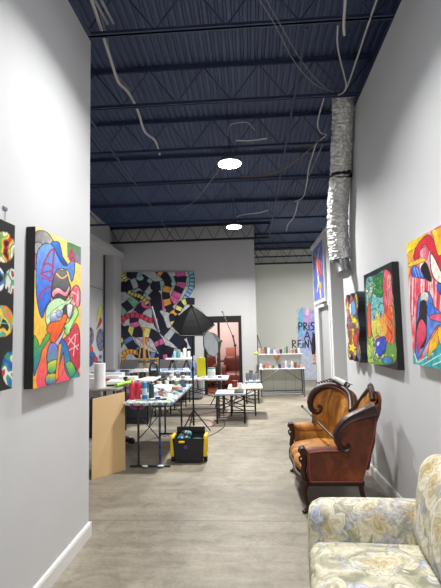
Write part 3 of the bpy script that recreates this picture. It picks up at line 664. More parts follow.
canvas('pop_painting','large red, blue and yellow painting cut by the right edge of the photo',A,((XR-D,y1,z0),(XR-.002,y0,z1)),mat('white_canvas_edge',(220,216,208),.7))
# right: jigsaw edged painting
yA,yB,z0,z1=5.33,4.76,1.20,1.90
def jig(n=72):
    P=[]; 
    for i in range(n):
        t=i/n*4; s=int(t); u=t-s; k=.055*math.sin(u*2*PI*2.5)
        if s==0: P.append((yB+(yA-yB)*u,z0-k*.6))
        elif s==1: P.append((yA+k*.6,z0+(z1-z0)*u))
        elif s==2: P.append((yA-(yA-yB)*u,z1+k*.6))
        else: P.append((yB-k*.6,z1-(z1-z0)*u))
    return P
JP=jig(); t=thing('jigsaw_painting','black scallop-edged painting with red, blue and yellow jigsaw shapes, farthest on the right wall','painting',(XR-.05,5.05,1.17),'paintings in the studio')
build('backing_board',MB().prism(JP,0,XR-.085,XR-.002),mat('blue_black_edge',(26,34,44),.5),t,False)
x=XR-.0862
A=Art((x,yA+.06,z1+.06),(x,yB-.06,z1+.06),(x,yB-.06,z0-.06),(x,yA+.06,z0-.06),150,170,(40,60,70)); A.al[:]=False
JPp=[proj((x,a,b)) for a,b in JP]; msk=A.inside([proj((x,5.045+(a-5.045)*.95,1.55+(b-1.55)*.95)) for a,b in JP]); A.fill(msk,(50,90,90))
q=1.3*A.noise(16,4)+.5*A.noise(28,8); q2=1.3*A.noise(18,14)+.5*A.noise(30,18)
for lo_,hi_,f,c in ((.25,2,q,(200,50,50)),(-2,-.35,q,(60,140,190)),(.35,2,q2,(240,210,40)),(-2,-.45,q2,(190,80,70)),(.1,.2,q,(20,24,28)),(-.1,0,q2,(20,24,28)),(-.35,-.28,q,(20,24,28)),(.28,.36,q2,(20,24,28))): A.fill(msk&(f>lo_)&(f<hi_),c)
c7=cr(340,285,7.35)
def star(X,Y,r,c):
    p=[]
    for k in range(10): a=k*PI/5; rr=r*(1 if k%2==0 else .5); p.append((X+rr*math.cos(a)*.8,Y+rr*math.sin(a)))
    A.poly(c7(*p),c,.3,sm=False)
star(105,260,34,(244,214,40)); star(90,460,44,(244,214,40)); star(95,330,20,(240,200,50))
A.poly(c7((80,130),(105,120),(118,200),(90,220)),(90,160,210),.4); A.poly(c7((68,150),(80,140),(84,210),(72,215)),(226,226,226),.3); A.poly(c7((100,380),(125,360),(125,440),(108,440)),(206,60,60),.4)
A.poly(c7((48,190),(62,180),(66,230),(50,240)),(206,120,110),.3)
A.al&=msk; A.build('painted_face',t,True)
# box room: blue painting with white frame
yA,yB,z0,z1=9.72,8.42,2.14,3.27; x=BX-.042
A=Art((x,yA,z1),(x,yB,z1),(x,yB,z0),(x,yA,z0),110,110,((60,90,180),(110,120,190),'n'))
c8=cr(308,235,7.84)
A.poly(c8((45,190),(75,205),(95,100),(88,200),(110,200),(95,240),(112,330),(80,270),(50,270),(65,240)),((226,70,60),(240,120,90),'n'),.2)
A.poly(c8((80,370),(100,370),(105,430),(85,420)),((240,190,60),(236,130,60),'v'),.2); A.poly(c8((80,270),(100,320),(85,320)),(200,60,80),0)
A.line(c8((90,100),(70,220),(85,360)),.7,(230,226,236)); A.line(c8((50,150),(110,230)),.6,(230,140,120)); A.line(c8((70,450),(80,380),(75,320)),.6,(236,220,220))
A.line(c8((95,430),(100,490)),1.4,(200,180,200))
t=thing('framed_painting','blue and red abstract painting in a white frame above the box room doorway','painting',(BX-.02,9.07,2.07),'paintings in the studio')
f=MB()
for lo,hi in (((BX-.045,yB-.07,z0-.07),(BX-.001,yB,z1+.07)),((BX-.045,yA,z0-.07),(BX-.001,yA+.07,z1+.07)),((BX-.045,yB,z0-.07),(BX-.001,yA,z0)),((BX-.045,yB,z1),(BX-.001,yA,z1+.07))): f.box(lo,hi)
build('frame',f,mat('white_frame',(216,216,214),.4),t,False); build('backing',MB().box((BX-.04,yB,z0),(BX-.001,yA,z1)),WHT,t,False); A.build('painted_face',t)
tag(build('ledge',MB().box((BX-.1,8.33,2.04),(BX-.001,8.75,2.065),.003),mat('grey_ledge',(130,130,134),.5)),'small grey ledge under the near corner of the blue painting','ledge')
# mural canvas with serpents
D=.04; yy=11-D-.002; TL,TR,BR_,BL=(-3.21,yy,3.11),(-1.33,yy,3.07),(-1.36,yy,.85),(-3.27,yy,.87)
A=Art(TL,TR,BR_,BL,280,310,(186,186,188))
N=(24,26,50);G=(150,190,186);PKc=(206,96,150);OR=(226,160,60);WG=(176,180,184);BLc=(90,130,180);YE=(214,206,110);GR=(130,180,150);RD=(206,60,90);LB=(130,180,214)
def snake(pts,w,cols,gap=.05): A.line(pts,w,cols,.5,(16,16,28),0,gap)
snake([(119,313),(124,308),(130,304),(136,298),(139,292)],9.5,[GR,N,GR,N])
A.line([(134,292),(139,289),(145,291),(147,295)],2.4,G,.4)
snake([(131,274),(137,277),(143,279),(150,284),(156,287)],8.5,[N,G,N,G,N])
snake([(120,287),(127,286),(133,284),(139,282),(145,286),(150,290),(156,296)],9.5,[N,N,WG,N,N,WG,N])
A.ell(140,278,3.6,2.4,G,.4)
snake([(155,286),(163,285),(171,282),(178,280),(186,281),(196,284)],8.5,[N,G,N,G,N,N,G,N])
snake([(159,271),(165,276),(168,281)],7,[OR,N,N])
snake([(180,271),(181,277),(181,284),(177,293),(173,300),(164,304),(156,304),(150,304),(143,306),(137,313),(134,320),(136,327)],8.5,[PKc,N,PKc,N,PKc,PKc,N,PKc,N,N,PKc,N,N,PKc,N,PKc])
snake([(168,286),(166,293),(167,301),(170,309),(175,316)],7,[OR,N,OR,N,OR])
snake([(190,271),(192,277),(191,288),(186,297),(182,306)],4.2,[LB]*10,.12)
snake([(178,310),(181,304),(187,301),(195,301)],6,[YE,N,YE,N,N])
snake([(121,272),(124,277),(127,281)],4,[YE]*4,.12)
snake([(128,291),(133,294),(140,296),(145,300),(148,305)],4,[YE]*7,.12)
A.ell(146,303.5,4.6,4.2,PKc,.5); A.line([(128,291),(133,294),(140,296),(145,300),(147.5,304)],3.4,[YE]*7,.3,(16,16,28),0,.12)
snake([(156,296),(157,306),(158,318),(161,326),(168,333),(176,339),(182,345)],10,[N,N,N,N,N,N,WG,N,N])
A.poly([(160,310),(164,318),(168,328),(175,322),(172,314)],(186,186,188),.4)
snake([(172,316),(174,324),(179,330),(184,336)],5,[N,YE,WG,GR,N])
snake([(119,329),(121,322),(127,316),(136,315),(144,317),(150,320),(158,320)],4.4,[RD]*10,.10)
A.ell(157,320,3,3.2,N,.3); A.ell(156.5,320,1.6,2.2,RD,.3)
snake([(128,330),(136,332),(145,332),(153,334),(158,340),(161,347),(165,354),(168,360)],9,[YE,N,N,YE,N,N,PKc,N,N,PKc])
A.ell(145.5,340,3.2,2.4,PKc,.4)
A.poly([(135,337),(142,341),(150,347),(157,352),(150,352),(142,349),(137,343)],(190,190,192),.4)
snake([(122,330),(127,338),(132,346),(138,353)],9,[N,N,BLc,N,N,BLc])
A.poly([(119,336),(124,340),(121,348),(119,352),(118,345)],N,.3); A.ell(121.5,340,1.8,2.6,YE,.3); A.ell(119.6,349,1,2,YE,.2)
snake([(124,361),(123,355),(128,351.5),(135,352),(140,354),(141,357)],4.2,[OR]*8,.09)
snake([(142,352),(148,355),(155,357),(161,359),(168,358)],8,[N,N,BLc,N,N,PKc])
snake([(166,349),(175,352),(185,353),(196,351)],7,[N,WG,N,N]); A.poly([(187,335),(195,333),(195,348),(190,346)],N,.3)
t=thing('mural_canvas','huge white canvas of banded black, pink and teal serpents on the back wall','painting',(-2.29,11-D/2,.85),'paintings in the studio')
build('stretcher',MB().prism([(-3.21,3.11),(-1.33,3.07),(-1.36,.85),(-3.27,.87)],1,11-D,10.999),mat('canvas_edge',(150,150,152),.7),t,False); A.build('painted_face',t)
# lettering mural on the rear wall
yy=13.996
A=Art((1.2,yy,2.5),(2.6,yy,2.5),(2.6,yy,.02),(1.2,yy,.02),200,340,(196,197,192)); A.al[:]=False
X,Y=A.X,A.Y; nz=A.noise(46,5); nz2=A.noise(90,11)
edge=297.5+nz*2.2+np.clip((Y-330)/60,0,1)*3.0; top=308+nz2*2.5+np.abs(X-303)*.12
m=(X>edge)&(Y>top)&(X<325+nz*2)&((Y<352+nz2*8)|(np.sin(X*5.1)+.6*np.sin(X*11.3)>-.7-(360-Y)*.01))
A.fill(m,(150,170,222)); A.fill(m&(X<303+nz*2)&(Y<335),(110,176,214)); A.fill(m&(X>304+nz*1.5)&(X<312)&(Y<325),(196,150,206)); A.fill(m&(X>308)&(Y>322+nz*3),(140,150,214)); A.fill(m&(Y>350+nz2*5),(170,186,226)); A.fill(m&(np.sin(X*6.3+nz)>.55)&(Y>340),(196,206,232))
A.fill(m&(X>306)&(X<309)&(Y<316+nz*3),(226,196,226)); 
K=(20,20,26); W=1.25
def let(*ps):
    for p in ps: A.line(list(p),W,K,sm=False)
let([(299,330),(298.8,322.5)],[(298.8,322.6),(301.8,323.2),(302,325.8),(299,327)])
let([(304,330),(303.8,322.6)],[(303.8,322.6),(306.6,323.4),(306.6,325.4),(304.2,326.6),(307.4,330)])
let([(309,325.4),(309,330)]); A.ell(309,323,.6,.6,K,0)
let([(314.2,322.6),(311.6,322.8),(311.2,325.2),(313.8,326.8),(313.8,329.4),(311,330)])
let([(304.6,339),(307.2,332),(309.8,338.8)],[(305.6,336.6),(308.8,336.4)])
let([(313,332.4),(313,339)])
let([(292.6,348),(292.4,340.4)],[(292.4,340.4),(295.4,341),(295.4,343.2),(292.6,344.4),(296.4,348)])
let([(298,340.6),(298,347.8)],[(298,340.6),(300.8,340.4)],[(298,344),(300.4,343.8)],[(298,347.8),(301,347.6)])
let([(303,343),(303,347.6)]); A.ell(303,340.8,.6,.6,K,0)
let([(305,347.8),(305,340.4),(308.4,347.6),(308.4,340.2)])
let([(310,340.4),(312.2,347.4),(314.6,340)])
o=A.build('wall_lettering',None,True); tag(o,'blue and purple spray paint splash with black hand lettering on the rear wall','wall painting','paintings in the studio')
# painting on the far left wall
yy=-3.444
A=Art((yy,8.75,2.35),(yy,10.3,2.35),(yy,10.3,.72),(yy,8.75,.72),130,140,(176,177,182)); A.al[:]=False
c9=cr(85,290,8.4)
A.poly(c9((95,260),(125,130),(142,150),(120,230)),(206,206,60),.2); A.poly(c9((95,330),(110,290),(130,230),(142,260),(125,300)),(206,60,50),.2)
for ex,ey,ax,by in ((40,390,36,80),(130,420,34,95)):
    q=c9((ex,ey))[0]; dd=np.hypot((A.X-q[0])/(ax/8.4),(A.Y-q[1])/(by/8.4)); A.fill(dd<1,(110,150,180)); nn=A.noise(50,ex)
    A.fill((dd<1)&(nn>.15),(50,90,130)); A.fill((dd<1)&(nn<-.25),(190,90,70)); A.fill((dd<1)&(np.abs(nn)<.05),(30,30,40)); A.fill((dd<1)&(dd>.88),(40,60,80))
for px_,py_,rr_,c in ((45,500,22,(206,70,60)),(60,560,30,(60,100,160)),(130,560,12,(40,110,190)),(90,585,18,(190,60,80)),(40,600,30,(70,80,110)),(120,640,30,(60,90,140))):
    q=c9((px_,py_))[0]; A.ell(q[0],q[1],rr_/8.4,rr_*1.4/8.4,c,.3)
o=A.build('wall_graffiti',None,True); tag(o,'colourful sprayed shapes with a yellow and red streak on the far left wall','wall painting','paintings in the studio')
# ------------------------------------------------------------------ gold velvet settee
t=thing('settee','antique gold velvet settee with carved dark wood frame against the right wall','settee',(.78,4.37,0))
seat=MB()
n=18;m_=14;g=[]
for i in range(n+1):
    u=i/n; Y=3.99+.86*u; front=.435-.035*math.sin(PI*u)*1.0+.012*math.cos(4*PI*u)
    row=[]
    prof=[(front+.02,.262),(front-.008,.29),(front-.012,.33),(front+.01,.355),(front+.06,.372)]+[(front+.06+(1.0-front-.06)*k/8,.372+.03*math.sin(PI*k/8)) for k in range(1,9)]
    e=min(1,8*min(u,1-u)+.0)
    for X,Z_ in prof: row.append((X,Y,.262+(Z_-.262)*(.86+.14*math.sqrt(e))))
    g.append(row)
seat.surf(g,lambda i,j:(0,0,-.002) if j<1 else (0 if j>5 else .03,0,-.05)); build('seat',seat,VEL,t)
rail=MB()
P=[(.435-.035*math.sin(PI*k/16)+.012*math.cos(4*PI*k/16),3.9+1.02*k/16,.245+.0*k) for k in range(17)]
rail.tube(P,.026,8); rail.box((.44,3.865,.215),(.93,3.895,.26),.006); rail.box((.44,4.93,.215),(.93,4.96,.26),.006); rail.box((.90,3.9,.215),(.93,4.94,.26),.006)
build('seat_rail',rail,WOODD,t)
# legs: front cabriole, rear raked
for Y in (3.865,4.955):
    m=MB().tube([(.445,Y,.27),(.43,Y,.22),(.425,Y,.16),(.445,Y,.09),(.455,Y,.05),(.435,Y,.02),(.42,Y,.012)],[.034,.034,.026,.017,.014,.018,.012],10,3); m.sph((.425,Y,.016),.02,(1.2,1,.75)); m.sph((.425,Y,.225),.034,(.8,1,1.1))
    build('leg',m,WOODD,t)
for Y in (3.885,4.93): build('leg',MB().tube([(.90,Y,.24),(.915,Y,.13),(.965,Y,.005)],[.024,.02,.018],8,3),WOODD,t)
# arm blocks and posts
def arm(ya,yb,yo):
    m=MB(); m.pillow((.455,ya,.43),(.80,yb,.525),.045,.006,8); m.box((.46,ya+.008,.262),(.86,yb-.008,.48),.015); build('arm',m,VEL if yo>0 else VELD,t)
    yc=(ya+yb)/2; p=MB(); p.tube([(.445,yc,.25),(.43,yc,.33),(.448,yc,.42),(.432,yc,.49),(.425,yc,.525)],[.03,.024,.024,.034,.026],10,3); p.cyl((.43,ya,.50),(.43,yb,.50),.032,n=14); p.sph((.41,yc,.50),.022); p.sph((.424,yc,.40),.02,(.8,1,1.5)); p.sph((.42,yc,.31),.022,(.8,1,1.3)); p.tube([(.425,yc-.02,.46),(.40,yc,.44),(.41,yc+.015,.40)],.009,6,3)
    build('arm_post',p,WOODD,t)
arm(3.85,3.96,-1); arm(4.87,4.98,1)
# near outside panel (wing side)
sp=[(.476,.262),(.478,.50),(.60,.512),(.745,.512),(.765,.545),(.735,.58),(.715,.64),(.735,.70),(.77,.745),(.84,.785),(.92,.815),(1.045,.86),(1.035,.75),(1.01,.62),(.97,.47),(.905,.262)]
def panel(pts,ya,yb):
    m=MB(); m.prism(pts,1,ya,yb,.006); return m
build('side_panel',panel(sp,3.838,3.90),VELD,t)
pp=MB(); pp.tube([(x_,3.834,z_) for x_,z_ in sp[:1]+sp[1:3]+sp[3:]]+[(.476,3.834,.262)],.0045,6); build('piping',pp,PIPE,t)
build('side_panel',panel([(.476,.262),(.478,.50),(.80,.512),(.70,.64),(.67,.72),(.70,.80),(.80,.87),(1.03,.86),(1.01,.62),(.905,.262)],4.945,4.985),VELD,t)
# back shells
NEAR=[(4.40,.97,.735),(4.28,1.005,.82),(4.15,1.045,.93),(4.03,1.06,.985),(3.94,1.05,.905),(3.875,.95,.855),(3.86,.85,.815),(3.855,.76,.765),(3.855,.715,.70)]
FAR=[(4.40,.97,.735),(4.52,1.0,.80),(4.66,1.015,.86),(4.79,.985,.90),(4.87,.90,.925),(4.915,.80,.91),(4.93,.715,.86),(4.935,.665,.79),(4.935,.655,.73)]
def cr3(P,sub=5):
    P=[Vector(p) for p in P]; Q=[]
    for i in range(len(P)-1):
        p0=P[max(i-1,0)];p1=P[i];p2=P[i+1];p3=P[min(i+2,len(P)-1)]
        for k in range(sub):
            u=k/sub; Q.append(.5*((2*p1)+(p2-p0)*u+(2*p0-5*p1+4*p2-p3)*u*u+(3*p1-p0-3*p2+p3)*u**3))
    Q.append(P[-1]); return Q
def shell(L,mat_f,mat_b,sgn):
    Q=cr3([(x_,y_,z_) for y_,x_,z_ in L],4); n=len(Q); rows=[]; rows2=[]
    for j in range(11):
        w=j/10
        row=[];r2=[]
        for i,q in enumerate(Q):
            zb=.35; zz=q.z+(zb-q.z)*w; rk=.13*w
            u=i/(n-1); bul=.035*math.sin(PI*min(1,u*1.05))*math.sin(PI*min(1,w*1.1+.05))
            tuft=.010*math.sin(u*PI*7)*math.sin(w*PI*4)
            X=q.x-rk*(1 if q.x>.8 else .0)*min(1,(q.x-.8)/.15 if q.x>.8 else 0)-bul-tuft
            row.append((X,q.y-(sgn*.02 if u>.5 else 0),zz)); r2.append((X+bul+.04,q.y,zz))
        rows.append(row); rows2.append(r2)
    f=MB().surf(rows,lambda i,j:(.035,sgn*.012,0)); build('backrest',f,mat_f,t)
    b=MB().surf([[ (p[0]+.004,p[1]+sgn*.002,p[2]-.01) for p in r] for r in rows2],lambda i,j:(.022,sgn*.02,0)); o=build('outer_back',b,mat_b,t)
shell(FAR,VEL,VELD,1); shell(NEAR[:6],VEL,VELD,-1)
# carved rails with scroll ends
fr=cr3([(x_,y_,z_+.005) for y_,x_,z_ in FAR]+[(.665,4.935,.675),(.71,4.93,.640),(.755,4.925,.655),(.765,4.922,.695),(.73,4.92,.71)],5)
m=MB(); k=len(fr); m.tube([q+Vector((-.01,-.012,0)) for q in fr],[.027+.010*math.sin(PI*min(1,i/k*1.3)) if i<k*.7 else .03*(1-(i/k-.7)*1.6) for i in range(k)],10)
build('back_rail',m,WOODD,t)
m=MB(); m.tube([q+Vector((-.045,-.030,-.012 if i<k*.62 else 0)) for i,q in enumerate(fr[3:int(k*.62)])],.005,6); build('piping',m,PIPE,t)
nr=cr3([(x_,y_,z_+.005) for y_,x_,z_ in NEAR[:5]],5); m=MB(); m.tube(nr,.024,10); build('back_rail',m,WOODD,t)
# near wing band: a flat carved board that sweeps down to a scroll
CW=[(1.045,.845,.062),(1.0,.832,.055),(.93,.812,.043),(.825,.773,.032),(.753,.714,.027),(.715,.648,.026),(.72,.58,.026),(.757,.532,.022),(.80,.54,.018),(.806,.573,.013)]
cl=cr3([(a_,0,b_) for a_,b_,_ in CW],5); k=len(cl)
W_=[CW[min(i//5,9)][2]*(1-(i%5)/5)+CW[min(i//5+1,9)][2]*((i%5)/5) for i in range(k)]
g=[]
for i,q in enumerate(cl):
    d=(cl[min(i+1,k-1)]-cl[max(i-1,0)]).normalized(); nrm=Vector((-d.z,0,d.x)); w=W_[i]
    yf=3.812; g.append([(q.x+nrm.x*w*s,yf+ (.018 if abs(s)>.9 else (0 if abs(s)>.5 else .008)),q.z+nrm.z*w*s) for s in (-1,-.7,-.3,0,.3,.7,1)])
m=MB().surf(g,(0,.05,0)); build('wing_rail',m,WOODD,t)
# crest carvings
def crest(c,d,s=1):
    m=MB(); c=Vector(c); d=Vector(d).normalized()
    m.sph(c+Vector((0,0,.02*s)),.026*s,(1,1,1.3),10)
    for sg in (-1,1):
        for k in range(5):
            q=c+d*sg*(.03+.032*k)*s+Vector((0,0,(.018-.010*k)*s)); m.sph(q,(.022-.0025*k)*s,(1.2,1.2,.8),8)
            m.tube([q,q+d*sg*.02*s+Vector((0,0,.028*s)),q+d*sg*.045*s+Vector((0,0,.018*s))],[.009*s,.007*s,.003*s],6,3)
        m.tube([c,c+d*sg*.02*s+Vector((0,0,.05*s)),c+d*sg*.05*s+Vector((0,0,.045*s))],[.012*s,.008*s,.004*s],6,3)
    build('carved_crest',m,WOODD,t)
crest((.895,4.865,.945),(.75,-.45,0)); crest((1.065,4.04,.995),(.1,1,.0),.9)
# rod, lamp on the settee
m=MB().tube([(.775,3.93,.536),(.735,4.15,.552),(.60,5.25,.640)],.009,8); m.sph((.597,5.27,.643),.017,n=10)
tag(build('walking_cane',m,BLK),'thin black cane with a knob end lying across the arms of the gold settee','cane')
t2=thing('clip_lamp','white tubular clip lamp perched on the far crest of the gold settee','lamp',(.97,4.80,.93))
build('lamp_head',MB().cyl((.915,4.83,1.0),(.995,4.77,.955),.024,.030,16).sph((.915,4.83,1.0),.024,n=14),WHT,t2); build('clamp',MB().box((.955,4.79,.92),(.985,4.82,.985),.006).cyl((.97,4.805,.97),(.96,4.80,.995),.012),BLK,t2); build('lamp_mouth',MB().cyl((.995,4.77,.955),(1.0,4.766,.952),.026,n=16),BLK,t2)
# ------------------------------------------------------------------ floral sofa
t=thing('floral_sofa','cream and blue floral upholstered sofa in the bottom right foreground','sofa',(.75,1.3,0))
rt=Matrix.Identity(4)
build('base',MB().pillow((.31,.35,.06),(1.20,2.44,.30),.03,.004,6),FLOR,t)
build('arm',MB().pillow((.275,2.27,.055),(1.17,2.455,.645),.07,.012,14),FLOR,t)
build('arm',MB().pillow((.275,.30,.055),(1.17,.53,.655),.075,.012,14),FLOR,t)
build('back',MB().pillow((.97,.33,.06),(1.225,2.40,.80),.07,.01,12),FLOR,t)
build('seat_cushion',MB().pillow((.27,1.37,.30),(.97,2.262,.505),.05,.022,14),FLOR,t)
build('seat_cushion',MB().pillow((.27,.535,.30),(.97,1.36,.492),.05,.022,14),FLOR,t)
ry=Matrix.Rotation(math.radians(9),4,'Y')
build('back_cushion',MB().pillow((.765,1.385,.49),(.985,2.262,.925),.09,.035,16,ry),FLOR,t)
build('back_cushion',MB().pillow((.765,.54,.49),(.985,1.375,.925),.09,.035,16,ry),FLOR,t)
pp=MB()
pp.tube([(.283,1.40,.478),(.280,1.8,.486),(.283,2.22,.478),(.31,2.252,.478),(.80,2.255,.482)],.005,6); build('piping',pp,mat('sage_piping',(170,172,146),.8),t)
for X in (.33,1.13):
    for Y in (.40,2.36): build('leg',MB().cyl((X,Y,0),(X,Y,.07),.018,.026,10),WOODD,t)
bpy.data.objects['floral_sofa'].rotation_euler.z=math.radians(-4); bpy.data.objects['floral_sofa'].location.x-=.065
# ------------------------------------------------------------------ tables
def ftable(name,label,x0,x1,y0,y1,z,top,legm,lx=.06,ly=.10,foot=True,brace=True,th=.035,r=.013,group='folding work tables'):
    t=thing(name,label,'table',((x0+x1)/2,(y0+y1)/2,0),group)
    build('tabletop',MB().box((x0,y0,z-th),(x1,y1,z),.008),top,t,False)
    for Y in (y0+ly,y1-ly):
        for X in (x0+lx,x1-lx): build('leg',MB().cyl((X,Y,.012 if foot else 0),(X,Y,z-th-.001),r,n=8),legm,t)
        if foot: build('foot',MB().box((x0+lx-.10,Y-.016,0),(x1-lx+.12,Y+.016,.022),.006),legm,t)
        else: build('crossbar',MB().cyl((x0+lx,Y,.10),(x1-lx,Y,.10),r*.7,n=6),legm,t)
        s=1 if Y<(y0+y1)/2 else -1; xm=(x0+x1)/2
        if brace: build('brace',MB().tube([(x0+lx,Y,z*.42),(xm,Y+s*.02,z*.60),(x1-lx,Y,z*.42)],r*.6,6).tube([(xm,Y+s*.02,z*.60),(xm,Y+s*.33,z-th-.004)],r*.6,6).tube([(x0+lx,Y,z*.80),(xm,Y+s*.01,z*.60),(x1-lx,Y,z*.80)],r*.5,6),legm,t)
    return t
LB2=splatter('paint_stained_leg',(40,44,56),[(50,70,140),(30,30,34)],.55)
ftable('work_table','narrow folding table with a paint-splattered top, nearest in the work area',-1.475,-.895,5.06,6.86,.74,SPL,LB2,.165,.085,True)
ftable('work_table','white folding work table covered in clutter behind the leaning board',-3.05,-1.93,6.40,7.15,.74,mat('worn_grey_top',(150,146,138),.6,0,.15,9),BLACK,.08,.06,False,False)
ftable('work_table','long white folding table heaped with papers, second row behind the leaning board',-3.1,-1.66,7.45,8.25,.74,TOPW,BLACK,.1,.1,False,False)
ftable('work_table','folding table under a blue-white dropcloth in front of the serpent mural',-3.15,-1.25,9.15,9.95,.74,CLOTH,BLACK,.1,.1,False,False)
ftable('work_table','paint-smeared folding table in front of the black doorway',-1.62,-.42,8.30,8.95,.665,SPL2,BLACK,.10,.10,False)
GT=mat('grey_blue_top',(150,160,180),.45,0,.05,8)
ftable('low_table','small low black-legged table with a grey-blue top, nearest the tote',-.60,-.08,7.48,8.02,.50,GT,BLACK,.03,.04,False,r=.015,group='low tables')
ftable('low_table','small low black-legged table just behind the grey-blue topped one',-.40,.12,8.12,8.66,.50,BLK,BLACK,.04,.05,False,r=.013,group='low tables')
tag(build('cream_board',MB().box((-.41,7.98,.501),(.215,8.62,.525),.004),CREAM),'cream painted board lying across the two low tables','board')
# shelf bench on the dropcloth table
t=thing('shelf_bench','small white folding bench standing on the dropcloth table by the mural','bench',(-1.6,9.5,.74))
build('bench_top',MB().box((-1.80,9.38,.965),(-1.24,9.62,.995),.006),WHT,t,False)
for Y in (9.42,9.58):
    for a,b in ((-1.74,-1.66),(-1.60,-1.66),(-1.44,-1.36),(-1.30,-1.36)): build('leg',MB().cyl((b,Y,.964),(a if b==-1.66 else a,Y,.741),.009,n=6),BLACK,t)
# wall side workstation in front of the rear wall
t=ftable('supply_table','white folding table crowded with paint supplies at the end of the mural wall',.215,1.29,10.42,10.86,.655,TOPW,LEGG,.045,.05,False,False,th=.02,r=.016)
build('upper_shelf',MB().box((.20,10.66,.962),(1.27,10.88,.985),.003).box((.22,10.86,.66),(.235,10.88,.962)).box((1.235,10.86,.66),(1.25,10.88,.962)),TOPW,t,False)
build('back_panel',MB().box((.24,10.885,.03),(1.26,10.90,.96)),mat('pale_back_panel',(214,216,208),.6,0,.03,3),t,False)
for x_ in (.55,.85,1.08): build('panel_seam',MB().box((x_,10.881,.06),(x_+.006,10.8845,.64)),mat('seam_grey',(150,152,146),.6),t,False)
build('back_post',MB().tube([(.20,10.92,0),(.20,10.92,1.45),],.012,6),LEGG,t); [build('strut',MB().tube([p_,q_],.011,6),LEGG,t) for p_,q_ in (((.20,10.92,1.45),(.32,10.92,1.03)),((.26,10.41,.34),(.66,10.43,.63)),((1.245,10.41,.34),(.80,10.43,.63)),((.26,10.44,.05),(1.245,10.44,.05)))]
# leaning hardboard
m=MB(); m.prism([(0,0),(1,0),(1,1),(0,1)],1,0,.006)
b=m.bm
for v in b.verts:
    u,w,s=v.co.x,v.co.z,v.co.y
    P0=Vector((-1.70,4.70,.002)); P1=Vector((-1.43,5.03,.002)); T0=Vector((-1.80,5.0,.80)); T1=Vector((-1.49,5.22,.845))
    q=P0.lerp(P1,u).lerp(T0.lerp(T1,u),w); v.co=q+Vector((-.6,.75,0))*s
tag(build('hardboard_sheet',m,HARD,None,False),'tan hardboard sheet leaning against the cluttered tables beside the left wall end','board')
# ------------------------------------------------------------------ tote
t=thing('tool_tote','black rolling tool tote with yellow side brackets on the floor','toolbox',(-.745,5.41,0))
m=MB(); x0,x1,y0,y1=-.925,-.575,5.27,5.52
def tap(z_,e): return [(x0-e,y0-e,z_),(x1+e,y0-e,z_),(x1+e,y1+e,z_),(x0-e,y1+e,z_)]
bm=m.bm; ring=[]
for z_,e in ((.02,-.01),(.285,.012),(.285,-.004),(.04,-.026)): ring.append([bm.verts.new(p) for p in tap(z_,e)])
for a,b in zip(ring,ring[1:]):
    for i in range(4): bm.faces.new((a[i],a[(i+1)%4],b[(i+1)%4],b[i]))
bm.faces.new(ring[0][::-1]); bm.faces.new(ring[3])
bmesh.ops.bevel(bm,geom=[e for e in bm.edges if abs(e.verts[0].co.z-e.verts[1].co.z)>.1],offset=.02,segments=3,affect='EDGES')
build('tub',m,mat('charcoal_tub',(30,33,38),.5),t)
build('open_lid',MB().box((x0,y1+.014,.25),(x1,y1+.026,.37),.005),BLK,t)
for s,x_ in ((-1,x0-.02),(1,x1+.02)):
    b=MB().box((x_-.022,5.29,.07),(x_+.022,5.36,.29),.012); b.box((x_-.018,5.30,.22),(x_+.022,5.50,.31),.014); b.box((x_-.02,5.44,.08),(x_+.018,5.50,.29),.012)
    bk=build('bracket',b,YEL,t)
    build('wheel',MB().cyl((x_-.02,5.38,.034),(x_+.02,5.38,.034),.034,n=16),BLK,bk)
build('latch',MB().box((-.86,5.240,.24),(-.79,5.262,.262),.004),YEL,t); build('sticker',MB().box((-.80,5.247,.17),(-.755,5.2575,.215),.004),mat('purple_mark',(90,50,140),.5),t)
rg=splatter('painty_rag',(40,90,120),[(220,110,60),(30,60,130),(60,140,120),(30,30,40)],.54)
m=MB(); 
for k in range(9): m.sph((-.82+R.uniform(-.03,.06),5.38+R.uniform(-.02,.05),.27+R.uniform(-.04,.045)),.055,(1,1,.8),10)
tag(build('painty_rag',m,rg),'crumpled multicoloured rag stuffed in the left side of the black tote','rag')
tag(build('teal_bag',MB().pillow((-.73,5.30,.10),(-.60,5.49,.25),.03,.01,6),mat('dark_teal',(30,70,70),.5)),'dark teal bag inside the right side of the black tote','bag')
